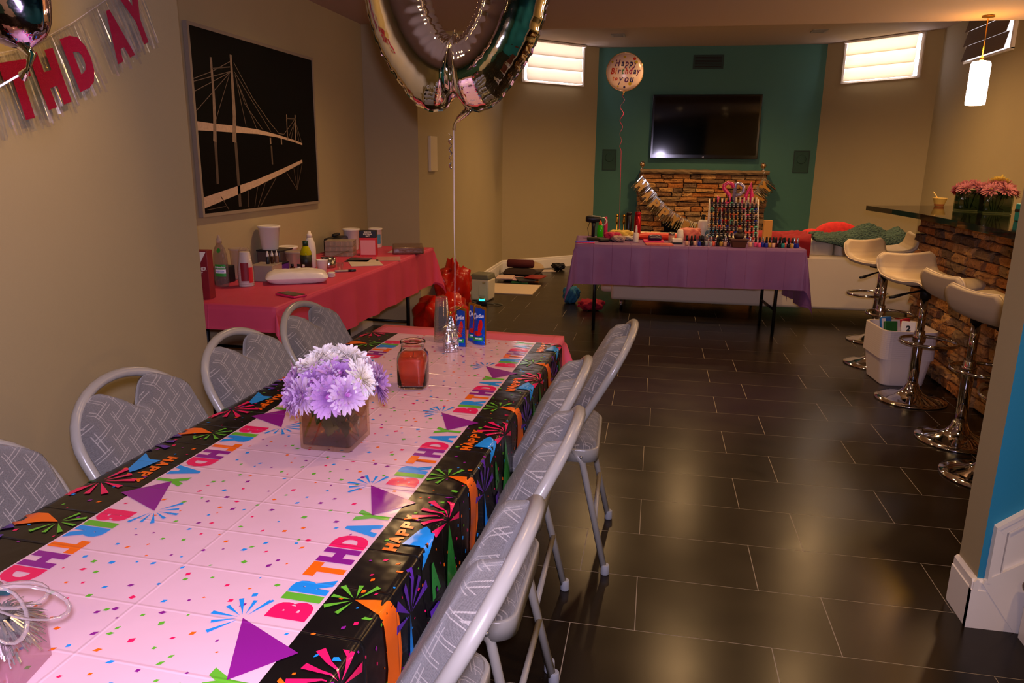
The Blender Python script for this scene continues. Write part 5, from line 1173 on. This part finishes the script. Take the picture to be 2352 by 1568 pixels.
lathp('dispenser', 'white tapered dispenser behind the nail device', 'bottle', -.035, .0, [('body', m_whpl, [(.03, 0), (.03, .06), (.024, .1), (.02, .104)])])
crumple('pompom', 'round teal plush pompom beside the lotion bottle', 'pompom', P2(.255, .2), (.045, .045, .062), 2, m_tealp)
t = thing('chocolate_pot', 'brown square pot with a small brown figure in front of the polish rack', 'pot', P2(.395, -.30), PR)
MB().box((0, 0, .03), (.1, .08, .06), bev=.004, taper=1.25).build('pot', mat('brown clay', '#4a2414', .5), t); MB().box((0, 0, .063), (.14, .112, .012), bev=.003).build('rim', mat('brown clay', '#4a2414', .5), t)
fg = MB(); fg.ball((0, 0, .09), (.042, .036, .03), 14); fg.ball((.004, 0, .125), (.024, .022, .022), 12); fg.build('figure', mat('dark brown sculpture', '#2c140c', .6, bump=.4), t); MB().ball((.002, 0, .148), (.016, .016, .012), 10).build('figure_cap', mat('tan cap', '#9a6a3a', .7), t)
boxy('magazine', 'colourful glossy leaflet at the front of the purple table', 'magazine', *pt(-.23, -.26), ZT, PR+.05, [('pages', mat('colour leaflet', '#c85a4a', .35, var=.9, vscale=18), (0, 0, .005), (.22, .12, .01))])
t = boxy('magenta_tray', 'magenta tray carrying a purple eye mask', 'tray', *pt(-.26, -.06), ZT, PR, [('tray', m_hp, (0, 0, .008), (.17, .12, .016), .004)])
pillow('eye_mask', 'dark purple padded eye mask on the magenta tray', 'eye mask', P2(-.25, -.06, ZT+.016), PR, .12, .08, .05, mat('purple satin', '#2c1040', .3), seed=3)
m_tis = mat('red tissue', '#e0402c', .5, transl=.3, bump=.6, bscale=30); m_tisp = mat('pink tissue', '#e88a78', .5, transl=.35, bump=.6, bscale=30)
pillow('tissue_pack', 'red wrapped pack of tissue at the rear of the purple table', 'package', P2(-.2, .2), PR, .4, .16, .06, m_tis, seed=7)
crumple('tissue_heap', 'crumpled pink tissue paper beside the lotion bottle', 'tissue', P2(.07, .2), (.09, .07, .06), 6, m_tisp)
t = thing('hair_dryer', 'dark blue black hair dryer standing among the tools', 'hair dryer', P2(-.77, .24), PR)
MB().tube([(0, 0, 0), (0, 0, .09), (.0, -.01, .13)], [.016, .017, .02], 12).build('handle', m_navy, t); MB().lathe([(.02, -.07), (.03, -.05), (.034, 0), (.026, .05), (.02, .07)], 16, M=TR(0, -.01, .16) @ RY(PI/2)).build('barrel', m_navy, t); MB().tube([(0, 0, .01), (-.04, .02, .01), (-.05, .0, .08), (-.03, .02, .14), (.02, .03, .17)], .003, 6).build('cord', m_blk, t)
t = thing('curling_iron', 'upright pink handled styling iron with its white cord coiled on top', 'styling tool', P2(-.66, .25), PR)
MB().lathe([(.014, 0), (.016, .004), (.016, .12), (.011, .15), (.01, .18)], 14).build('handle', m_hp, t)
for k in range(4): MB().tube([(-.03+.032*math.cos(a)+.003*k, .01*k-.02, .14+.034*math.sin(a)) for a in [2*PI*i/18 for i in range(18)]], .0035, 6, closed=True).build('cord_loop', m_whpl, t)
crumple('cosmetic_bag', 'pink and red cosmetic bag among the hair tools', 'bag', P2(-.6, -.02), (.07, .05, .042), 12, mat('raspberry cloth', '#b01c48', .8, bump=.3))
crumple('yellow_cloth', 'yellow folded cloth behind the cosmetic bag', 'cloth', P2(-.53, .14), (.1, .06, .045), 13, mat('yellow cloth', '#c9a84a', .85, bump=.3))
crumple('cord_bundle', 'pale bundled cord beside the pink cosmetic bag', 'cord bundle', P2(-.555, -.1), (.055, .045, .03), 15, mat('grey pink cord', '#a88a84', .7, bump=1, bscale=120))
crumple('cord_bundle', 'white bundled cord behind the spray bottle', 'cord bundle', P2(-.46, .03), (.06, .05, .022), 16, mat('white cord', '#b8aca0', .6, bump=1, bscale=120))
t = thing('hair_brush', 'black hair brush lying at the left of the purple table', 'brush', P2(-.68, -.12, ZT+.014), PR+.5)
MB().box((0, 0, .0), (.1, .05, .026), bev=.012).build('head', m_blk, t); MB().tube([(.05, 0, 0), (.1, .01, 0), (.15, .02, 0)], [.01, .009, .011], 10).build('handle', m_blk, t)
boxy('folded_pouch', 'dark olive pouch under the hair brush', 'pouch', *pt(-.74, -.02), ZT, PR, [('pouch', mat('dark olive cloth', '#241e14', .9), (0, 0, .012), (.16, .09, .024), .008)])
for a, b, rz, c, lab in ((-.84, -.2, .1, '#2a3ad0', 'blue plastic comb at the corner of the purple table'), (-.83, -.27, -.05, '#e0307a', 'pink plastic comb at the corner of the purple table')):
    t = boxy('comb', lab, 'comb', *pt(a, b), ZT, PR+rz, [('spine', mat('comb '+c, c, .4), (0, .008, .004), (.15, .012, .008), .002)])
    te = MB()
    for k in range(16): te.box((-.07+.0093*k, -.008, .004), (.003, .022, .004))
    te.build('teeth', MATS['comb '+c], t, kind='stuff')
boxy('gift_bag', 'tan paper gift bag standing behind the polish rack', 'bag', *pt(.735, .25), ZT, PR, [('bag', mat('tan kraft paper', '#c08a3e', .7), (0, 0, .09), (.07, .05, .18), .002)])
# plush and box under the purple table
crumple('plush_toy', 'blue and teal plush toy on the floor behind the purple cloth', 'plush', (-.79, 7.3, 0), (.08, .08, .1), 21, mat('blue plush', '#2a6a8c', .95, var=.6, vscale=16, bump=.8, bscale=60))
crumple('red_cloth', 'red cloth bundle on the floor under the purple table', 'cloth', (-.56, 7.0, 0), (.12, .09, .06), 22, mat('crimson cloth', '#a01830', .85, bump=.3))
# ================================================================ white sofa seen from behind
m_sofa = mat('ivory leather', '#e6d8b8', .5, bump=.06, bscale=60)
so = thing('sofa', 'long ivory leather sofa with its back to the party table', 'sofa', (1.12, 7.05, 0))
SLn = 3.0
MB().box((0, .09, .345), (SLn, .18, .49), bev=.03).build('back_frame', m_sofa, so); MB().box((0, .5, .27), (SLn, .7, .32), bev=.03).build('seat_base', m_sofa, so)
for k in range(3): MB().box((-SLn/2+SLn/6+k*SLn/3, .2, .61), (SLn/3-.012, .24, .25), bev=.05).build('back_cushion', m_sofa, so); MB().box((-SLn/2+SLn/6+k*SLn/3, .6, .46), (SLn/3-.012, .52, .14), bev=.04).build('seat_cushion', m_sofa, so)
for s in (-1, 1): MB().box((s*(SLn/2+.01), .5, .36), (.2, .78, .42), bev=.04).build('arm', m_sofa, so)
for x in (-1.4, -.1, 1.4):
    for y in (.06, .78): MB().lathe([(.016, 0), (.016, .11)], 12, M=TR(x, y, 0)).build('leg', m_chr, so)
def throw(name, label, cat, x0, x1, fn, m, y0=7.02, th=.02, nx=40, ny=30, group=None):
    """blanket laid over the sofa back: front drop, top, rear drop (real thickness)"""
    mb = MB()
    def P(u, v, e):
        x = x0+(x1-x0)*u; L = fn(u)           # (front drop, height above the back)
        d, hh = L; tot = d+.32+.05; s = v*tot
        w = .012*wob(x*9, v*6)
        if s < d: return (x, y0-e-.008+w*.4, .735+hh*.0-d+s)
        s -= d
        if s < .32: t = s/.32; return (x+w, y0+.03+s, .74+hh*math.sin(PI*min(1, t*.92+.08))+e+w)
        return (x, y0+.36+e, .74-(s-.32))
    mb.grid(lambda u, v: P(u, v, th), nx, ny); n = len(mb.f); mb.grid(lambda u, v: P(u, v, .002), nx, ny)
    mb.f[n:] = [tuple(reversed(f)) for f in mb.f[n:]]; w = nx+1; b = (nx+1)*(ny+1)
    for i in range(nx): mb.f += [(i, b+i, b+i+1, i+1), (ny*w+i, ny*w+i+1, b+ny*w+i+1, b+ny*w+i)]; mb.m += [0, 0]; mb.sm += [True, True]
    for j in range(ny): mb.f += [(j*w, (j+1)*w, b+(j+1)*w, b+j*w), (j*w+nx, b+j*w+nx, b+(j+1)*w+nx, (j+1)*w+nx)]; mb.m += [0, 0]; mb.sm += [True, True]
    o = mb.build(name, m); return tag(o, label, cat, group)
m_redbl = mat('red fleece', '#860c18', .9, bump=.3, bscale=80)
throw('red_blanket', 'red fleece blanket folded over the sofa back beside the polish rack', 'blanket', .82, 1.38, lambda u: (.05+.11*u, .025), m_redbl)
def knit():
    m = mat('grey teal chunky knit', '#41594f', .95, var=.8, vscale=60); N = m.node_tree.nodes; L = m.node_tree.links
    v = N.new('ShaderNodeTexVoronoi'); v.inputs['Scale'].default_value = 62; tc = N.new('ShaderNodeTexCoord'); L.new(tc.outputs['Object'], v.inputs['Vector']); b = N.new('ShaderNodeBump'); b.invert = True; b.inputs['Strength'].default_value = 1; b.inputs['Distance'].default_value = .02
    L.new(v.outputs['Distance'], b.inputs['Height']); L.new(b.outputs[0], N['Principled BSDF'].inputs['Normal']); return m
throw('knitted_throw', 'chunky grey teal knitted throw heaped on the sofa back', 'blanket', 1.42, 2.22, lambda u: (.01+.07*math.sin(PI*u)**2, .01+.11*math.exp(-((u-.58)/.17)**2)+.07*math.exp(-((u-.9)/.08)**2)), knit(), th=.03)
m_redcu = mat('red patterned cushion', '#c01c1c', .8, var=.5, vscale=30)
for x, z, s, lab in ((1.70, .74, .46, 'large red patterned cushion behind the knitted throw'), (1.47, .73, .24, 'small pink red cushion at the end of the knitted throw')):
    t = thing('cushion', lab, 'cushion', (x, 7.46, z), rot=(math.radians(70), 0, .1))
    MB().ball((0, 0, 0), (s*.48, s*.3, .06), 20).build('cover', m_redcu, t)
# ================================================================ round birthday balloon by the fireplace wall
m_mylw = mat('white pearl mylar', '#f0d2c4', .25, metal=.05, spec=.7); m_mylg = mat('gold rim mylar', '#d8b070', .15, metal=.9)
hb = thing('birthday_balloon', 'round foil balloon lettered Happy Birthday to you before the teal wall', 'balloon', (-.425, 8.7, 2.36), math.radians(4))
RB = .2
def lens(u, v, s):
    a = 2*PI*u; r = RB*v; w = 1+.018*math.sin(a*36)*max(0, v-.75)*4
    return (r*w*math.cos(a), s*.085*math.sqrt(max(0, 1-v**2.2))+.006*math.sin(a*36)*max(0, v-.8)*5*s, r*w*math.sin(a))
sh = MB(); sh.grid(lambda u, v: lens(u, v, -1), 72, 14, closeu=True); n = len(sh.f); sh.grid(lambda u, v: lens(u, v, 1), 72, 14, closeu=True); sh.f[n:] = [tuple(reversed(f)) for f in sh.f[n:]]; sh.build('foil_shell', m_mylw, hb)
MB().tube([lens(i/72, 1, -1) for i in range(72)], .006, 6, closed=True).build('rim', m_mylg, hb)
INK = {k: mat('ink '+k, c, .4) for k, c in dict(navy='#1a1460', red='#c0301c', purple='#5a1460', orange='#d86a18', yellow='#c8a818', green='#4a7a30', mag='#a0145a').items()}
def onball(x, y): r = min(.98, math.hypot(x, y)/RB); return (x, -.085*math.sqrt(max(0, 1-r**2.2))-.0015, y)
def word(t, x0, y0, size, cols, gap):
    x = x0
    for i, ch in enumerate(t):
        vs, fs = text_tris(ch, size, .0026, .8, 'LEFT', .25)
        if not vs: continue
        wd = max(v[0] for v in vs); MB().add([onball(x+a, y0+b) for a, b in vs], [tuple(reversed(f)) for f in fs] if False else fs).build('lettering', INK[cols[i % len(cols)]], hb); x += wd+gap
word('Happy', -.118, .052, .095, ['purple', 'navy'], .006); word('Birthday', -.158, -.028, .088, ['red', 'orange', 'purple', 'green', 'red', 'mag', 'navy', 'purple'], .004); word('to', -.135, -.095, .06, ['orange', 'red'], .005); word('you', -.065, -.115, .105, ['navy', 'purple', 'navy'], .008)
for x, y, c, r in ((-.01, .15, 'yellow', .012), (.12, .095, 'yellow', .016), (.1, .13, 'red', .017), (-.14, .1, 'yellow', .012), (.06, -.13, 'yellow', .018), (-.07, -.155, 'yellow', .01), (.0, -.165, 'navy', .012)):
    MB().add([onball(x, y)]+[onball(x+r*math.cos(2*PI*k/12), y+r*math.sin(2*PI*k/12)) for k in range(12)], [(0, 1+(k+1) % 12, 1+k) for k in range(12)]).build('printed_dot', INK[c], hb)
MB().tube([(0, 0, -.2), (-.004, 0, -.225), (-.01, 0, -.245)], [.02, .008, .012], 10, flat=.5).build('neck', m_mylg, hb)
m_magr = mat('magenta ribbon', '#b02458', .3)
MB().tube([(-.01, 0, -.24)]+[(-.012+.024*math.sin(k*.45)*(1-k/80), .02*math.cos(k*.45), -.26-.0105*k) for k in range(52)]+[(.0, 0, -.85), (.008, 0, -1.2), (.02, 0, -1.63), (.02, 0, -2.35)], .0035, 6, flat=.3).build('ribbon', m_magr, hb)
# ================================================================ gold letter garland on the mantel
m_gcard = mat('gold letter card', '#a8792e', .3, metal=.7); m_gfoil = mat('foil fringe', '#e8dcc8', .1, metal=1, var=.4, vscale=40)
for x, lab in ((-.205, 'silver ball finial at the mantel end near the red spray can'), (1.305, 'silver ball finial at the mantel end above the tan gift bag')):
    t = thing('ball_finial', lab, 'ornament', (x, 9.995, 1.304)); MB().lathe([(.028, 0), (.028, .008), (.008, .014), (.007, .03)], 14).build('stand', m_gfoil, t); MB().ball((0, 0, .062), .036, 18).build('ball', mat('gold silver ball', '#d0b088', .15, metal=1), t)
gl = thing('letter_garland', 'gold letter garland with foil fringe hanging across the fireplace', 'garland', (0, 9.915, 0))
GC = [(-.205, 1.29), (-.16, 1.18), (-.06, 1.05), (.05, .92), (.18, .80), (.32, .71), (.48, .645), (.66, .63), (.84, .68), (1.0, .8), (1.12, .92), (1.22, 1.06), (1.30, 1.2), (1.31, 1.29)]
cum = [0]
for a, b in zip(GC, GC[1:]): cum.append(cum[-1]+math.dist(a, b))
def gp(s):
    for i in range(len(GC)-1):
        if cum[i] <= s <= cum[i+1]: t = (s-cum[i])/(cum[i+1]-cum[i]); a, b = GC[i], GC[i+1]; return (a[0]+(b[0]-a[0])*t, a[1]+(b[1]-a[1])*t, math.atan2(b[1]-a[1], b[0]-a[0]))
    return GC[-1]+(1.5,)
MB().tube([(x, 0, z) for x, z in GC], .002, 6).build('string', m_gfoil, gl)
txt = 'HAPPYBIRTHDAY'; Lt = cum[-1]
for i, ch in enumerate(txt):
    s = Lt*(.03+.94*(i+.5)/13); x, z, a = gp(s); M = TR(x, 0, z) @ RY(-a*.85) @ RX(PI/2)
    vs, fs = letter(ch, .08); MB().add([(p[0]*.1-.05, p[1]*.14-.16, .014) for p in vs], fs, 0, False, M).build('letter', m_gcard, gl)
    fb = MB(); r = random.Random(i)
    for k in range(16):
        u = -.075+.15*k/15; l = .185+r.uniform(-.02, .02); b_ = r.uniform(-.008, .008); fb.add([(u-.004, .002, .003), (u+.004, .002, .003), (u+.004+b_, -l*.5, .004+r.uniform(0, .008)), (u-.004+b_, -l*.5, .003), (u+.003+b_*2, -l, r.uniform(0, .01)), (u-.003+b_*2, -l, .002)], [(0, 1, 2, 3), (3, 2, 4, 5)], 0, False, M)
    fb.build('fringe', m_gfoil, gl, kind='stuff')
# fire irons
t = thing('fire_irons', 'brass knobbed fire iron stand beside the stone fireplace', 'fire irons', (-.45, 9.9, 0))
MB().lathe([(.1, 0), (.1, .02), (.03, .03)], 20).build('base', m_brass, t)
for x in (-.045, .045): MB().tube([(x, 0, .02), (x, 0, .66)], .008, 8).build('rod', m_brass, t); MB().ball((x, 0, .70), (.02, .02, .024), 12).build('knob', m_brass, t); MB().lathe([(.016, .6), (.02, .63), (.012, .66), (.016, .68)], 12, M=TR(x, 0, 0)).build('grip', m_brass, t)
MB().box((0, 0, .5), (.12, .02, .012), bev=.003).build('crossbar', m_brass, t)
# ================================================================ bar-top things
ZBAR = 1.0905
t = thing('paper_cup', 'small cream cup with a spoon standing in it on the bar counter', 'cup', (2.15, 6.3, ZBAR))
MB().lathe([(.03, 0), (.031, .003), (.051, .062), (.053, .064), (.05, .063), (.029, .004)], 24).build('cup', mat('cream card', '#d8b45a', .6), t); MB().lathe([(.0325, .003), (.037, .018)], 24, caps=(0, 0)).build('printed_band', mat('tan band', '#a8622e', .6), t)
MB().tube([(.02, 0, .02), (-.02, 0, .065), (-.055, 0, .11)], .004, 8).build('spoon', mat('cream plastic', '#d8b866', .4), t)
m_vg = thin('dark vase glass', '#b4c4b8', .08)
def barvase(label, x, y, rz, w):
    t = thing('square_vase', label, 'vase', (x, y, ZBAR), rz)
    g = MB(); rings = [sq(w-.004, 0), sq(w, .004), sq(w, .145), sq(w-.005, .145), sq(w-.005, .012)]
    g.add([p for r in rings for p in r], [(j*16+i, j*16+(i+1) % 16, (j+1)*16+(i+1) % 16, (j+1)*16+i) for j in range(4) for i in range(16)]+[tuple(reversed(range(16))), tuple(4*16+i for i in range(16))], 0, True); g.build('glass', m_vg, t)
    for k in range(9):
        lm = leaf_mesh(.07, .045); a = k*.7; MB().add(lm.v, lm.f, 0, True, TR(.02*math.cos(a), .02*math.sin(a), .03+.012*k) @ RZ(a) @ RY(.3-.1*k) @ Matrix.Scale(.55, 4)).build('leaf', m_leaf, t)
barvase('square glass vase of pink flowers nearest the cup on the bar', 2.14, 5.72, .1, .07); barvase('square glass vase of pink and yellow flowers beside the teal bag on the bar', 2.22, 5.50, .05, .075)
m_pkf = mat('salmon pink petal', '#c07a80', .6, var=.3, vscale=40, transl=.2); m_ylf = mat('pale yellow petal', '#e0c860', .6, var=.1, transl=.2); m_rdf = mat('red petal', '#a8200c', .6, var=.3, transl=.2)
bf = [(2.14, 5.72, ((-.04, -.03, .03), (.03, -.04, .035), (0, .03, .05), (-.05, .04, .03), (.05, .03, .03))), (2.22, 5.50, ((-.05, -.04, .03), (.02, -.06, .03), (.07, -.02, .02), (-.06, .03, .045), (.0, .0, .06), (.06, .05, .04)))]
for vi, (x, y, L) in enumerate(bf):
    for k, (a, b, c) in enumerate(L):
        flower('chrysanthemum', ('salmon pink chrysanthemum in the bar vase nearest the cup', 'salmon pink chrysanthemum in the bar vase beside the teal bag')[vi], 'flower', (x+a*1.15, y+b*1.15, ZBAR+.125+c), (a, b, .07), 1.25, m_pkf, ('pink flowers in the cup side bar vase', 'pink flowers in the bag side bar vase')[vi], (x+a*.3, y+b*.3, ZBAR+.02), m_core)
flower('chrysanthemum', 'pale yellow chrysanthemum at the top of a bar vase', 'flower', (2.24, 5.54, ZBAR+.205), (.02, .03, .1), 1.25, m_ylf, None, (2.22, 5.5, ZBAR+.02), m_core)
flower('chrysanthemum', 'red flower leaning out of the bar vase nearest the cup', 'flower', (2.06, 5.75, ZBAR+.14), (-.1, .0, .03), .8, m_rdf, None, (2.13, 5.72, ZBAR+.02), m_core)
t = thing('teal_bag', 'teal box bag with black handles on the bar by the stair wall', 'bag', (2.14, 4.78, ZBAR), .2)
MB().box((0, 0, .05), (.16, .1, .1), bev=.005).build('box', mat('teal vinyl', '#127a8a', .35), t); MB().box((0, 0, .06), (.162, .102, .016)).build('black_band', m_blk, t); MB().tube([(-.05+.1*k/10, -.03, .1+.05*math.sin(PI*k/10)) for k in range(11)], .005, 8).build('handle', m_blk, t); MB().tube([(-.09+.0*k, -.02-.03*math.sin(PI*k/10), .1-.09*k/10) for k in range(11)], .006, 8).build('strap', mat('tan strap', '#8a6a3a', .6), t)
# ================================================================ stack of white basins by the bar, with packets inside
m_bas = mat('white basin plastic', '#e2d4cc', .4, transl=.1)
bsn = MB()
def rrect(w, l, r, z, n=5): return [(cx+r*math.cos(math.radians(a0+90*k/n)), cy+r*math.sin(math.radians(a0+90*k/n)), z) for cx, cy, a0 in ((w-r, l-r, 0), (-w+r, l-r, 90), (-w+r, -l+r, 180), (w-r, -l+r, 270)) for k in range(n+1)]
rg = [rrect(.13, .15, .05, 0), rrect(.135, .155, .05, .006), rrect(.16, .18, .055, .188), rrect(.168, .188, .057, .19), rrect(.168, .188, .057, .182), rrect(.17, .19, .058, .182), rrect(.17, .19, .058, .195), rrect(.156, .176, .055, .195), rrect(.13, .15, .05, .01)]
n = 24
bsn.add([p for r in rg for p in r], [(j*n+i, j*n+(i+1) % n, (j+1)*n+(i+1) % n, (j+1)*n+i) for j in range(len(rg)-1) for i in range(n)]+[tuple(reversed(range(n))), tuple((len(rg)-1)*n+i for i in range(n))], 0, False)
bme = bsn.mesh('basin'); bme.materials.append(m_bas)
NB = 14
for k in range(NB):
    o = bpy.data.objects.new('basin', bme); COL.objects.link(o); o.location = (1.63, 5.13, k*.0135); o.rotation_euler = (0, 0, .08)
    tag(o, 'white plastic basin at the bottom of the nested stack' if k == 0 else 'white plastic basin at the top of the nested stack holding packets' if k == NB-1 else 'white plastic basin, %s from the bottom of the nested stack' % ORD[k], 'basin', 'nested white basins')
ZK = .0135*(NB-1)+.05
for x, y, rz, c, lab, tx in ((1.58, 5.2, .5, '#2a6ab0', 'blue and white packet in the top basin', None), (1.66, 5.07, -.2, '#e0dcd8', 'white packet marked 2 in the top basin', '2'), (1.56, 5.05, .2, '#1f5a28', 'dark green packet in the top basin', None), (1.7, 5.17, .7, '#b01828', 'red packet in the top basin', None)):
    t = thing('packet', lab, 'packet', (x, y, ZK), rot=(math.radians(-14), 0, rz)); MB().box((0, 0, .09), (.085, .02, .19), bev=.006).build('packet', mat('packet '+c, c, .4, var=.2, vscale=20), t)
    if tx: lettering('printed_mark', tx, .05, m_black, t, TR(0, -.0105, .12) @ RX(PI/2), .003)
    elif c == '#2a6ab0': MB().box((-.025, -.0105, .1), (.03, .001, .15)).build('white_panel', m_whp, t)
# ================================================================ ceiling downlights (fixtures with their own lamps)
m_ring = mat('white light trim', '#e8e2da', .4)
m_lens = mat('lit lamp lens', '#ffd9a0', .5, emis=12, ecol='#ffc98a')
rl_me = MB().lathe([(.052, -.004), (.075, -.004), (.078, 0), (.05, .0)], 20, caps=(0, 0)).mesh('trim_ring'); rl_me.materials.append(m_ring)
rl_le = MB().lathe([(.0005, -.001), (.052, -.001)], 16, caps=(0, 0)).mesh('lens'); rl_le.materials.append(m_lens)
def downlight(x, y, z, w, lab, spot=148):
    t = thing('recessed_light', lab, 'ceiling light', (x, y, z), group='recessed ceiling lights')
    for n, me in (('trim_ring', rl_me), ('lens', rl_le)):
        o = bpy.data.objects.new(n, me); COL.objects.link(o); o.parent = t; o.location = (0, 0, -.001)
    l = light('SPOT', 'lamp', (0, 0, -.03), w, WARM, spot_size=math.radians(spot), spot_blend=.9, shadow_soft_size=.05); l.parent = t
for x, y, k, n in ((-1.15, 1.55, .15, 'between the long party table and the banner wall'), (-.1, 2.2, .5, 'over the floor beside the party table'), (-1.5, 4.2, 1.0, 'over the pink covered table'), (.35, 4.95, 1, 'over the open tiles before the purple table'), (1.35, 3.3, .7, 'over the bar stools near the stairs'), (1.2, 5.0, .7, 'over the bar end'), (-.8, -1.4, .8, 'added behind the camera to brighten the balloon reflection'), (.8, -1.2, 1.9, 'added before the door to brighten the balloon reflection'), (1.3, 1.2, 1, 'before the blue stair wall')):  # the two behind the camera are added to brighten the silver balloon's reflection
    downlight(x, y, ZF, DOWN_W*k, 'recessed round ceiling light '+n)
for x, y, k, n in ((-.5, 7.6, 1.6, 'near the round birthday balloon'), (.5, 8.6, 1.9, 'before the stone fireplace'), (1.8, 7.6, 1.6, 'over the sofa')):
    downlight(x, y, ZB, DOWN_W*k*1.4, 'recessed round ceiling light '+n)
# wall washer: the same kind of lamp with its eyeball turned to the banner wall
t = thing('wall_washer', 'recessed eyeball ceiling light turned towards the banner wall', 'ceiling light', (-1.1, 1.85, ZF))
for n, me in (('trim_ring', rl_me), ('lens', rl_le)):
    o = bpy.data.objects.new(n, me); COL.objects.link(o); o.parent = t; o.location = (0, 0, -.001)
l = light('SPOT', 'lamp', (0, 0, -.03), DOWN_W*.7, WARM, spot_size=math.radians(80), spot_blend=1, shadow_soft_size=.04); l.rotation_euler = (Vector((-1.905, 1.75, 1.65))-Vector((-1.1, 1.85, ZF))).to_track_quat('-Z', 'Y').to_euler(); l.parent = t
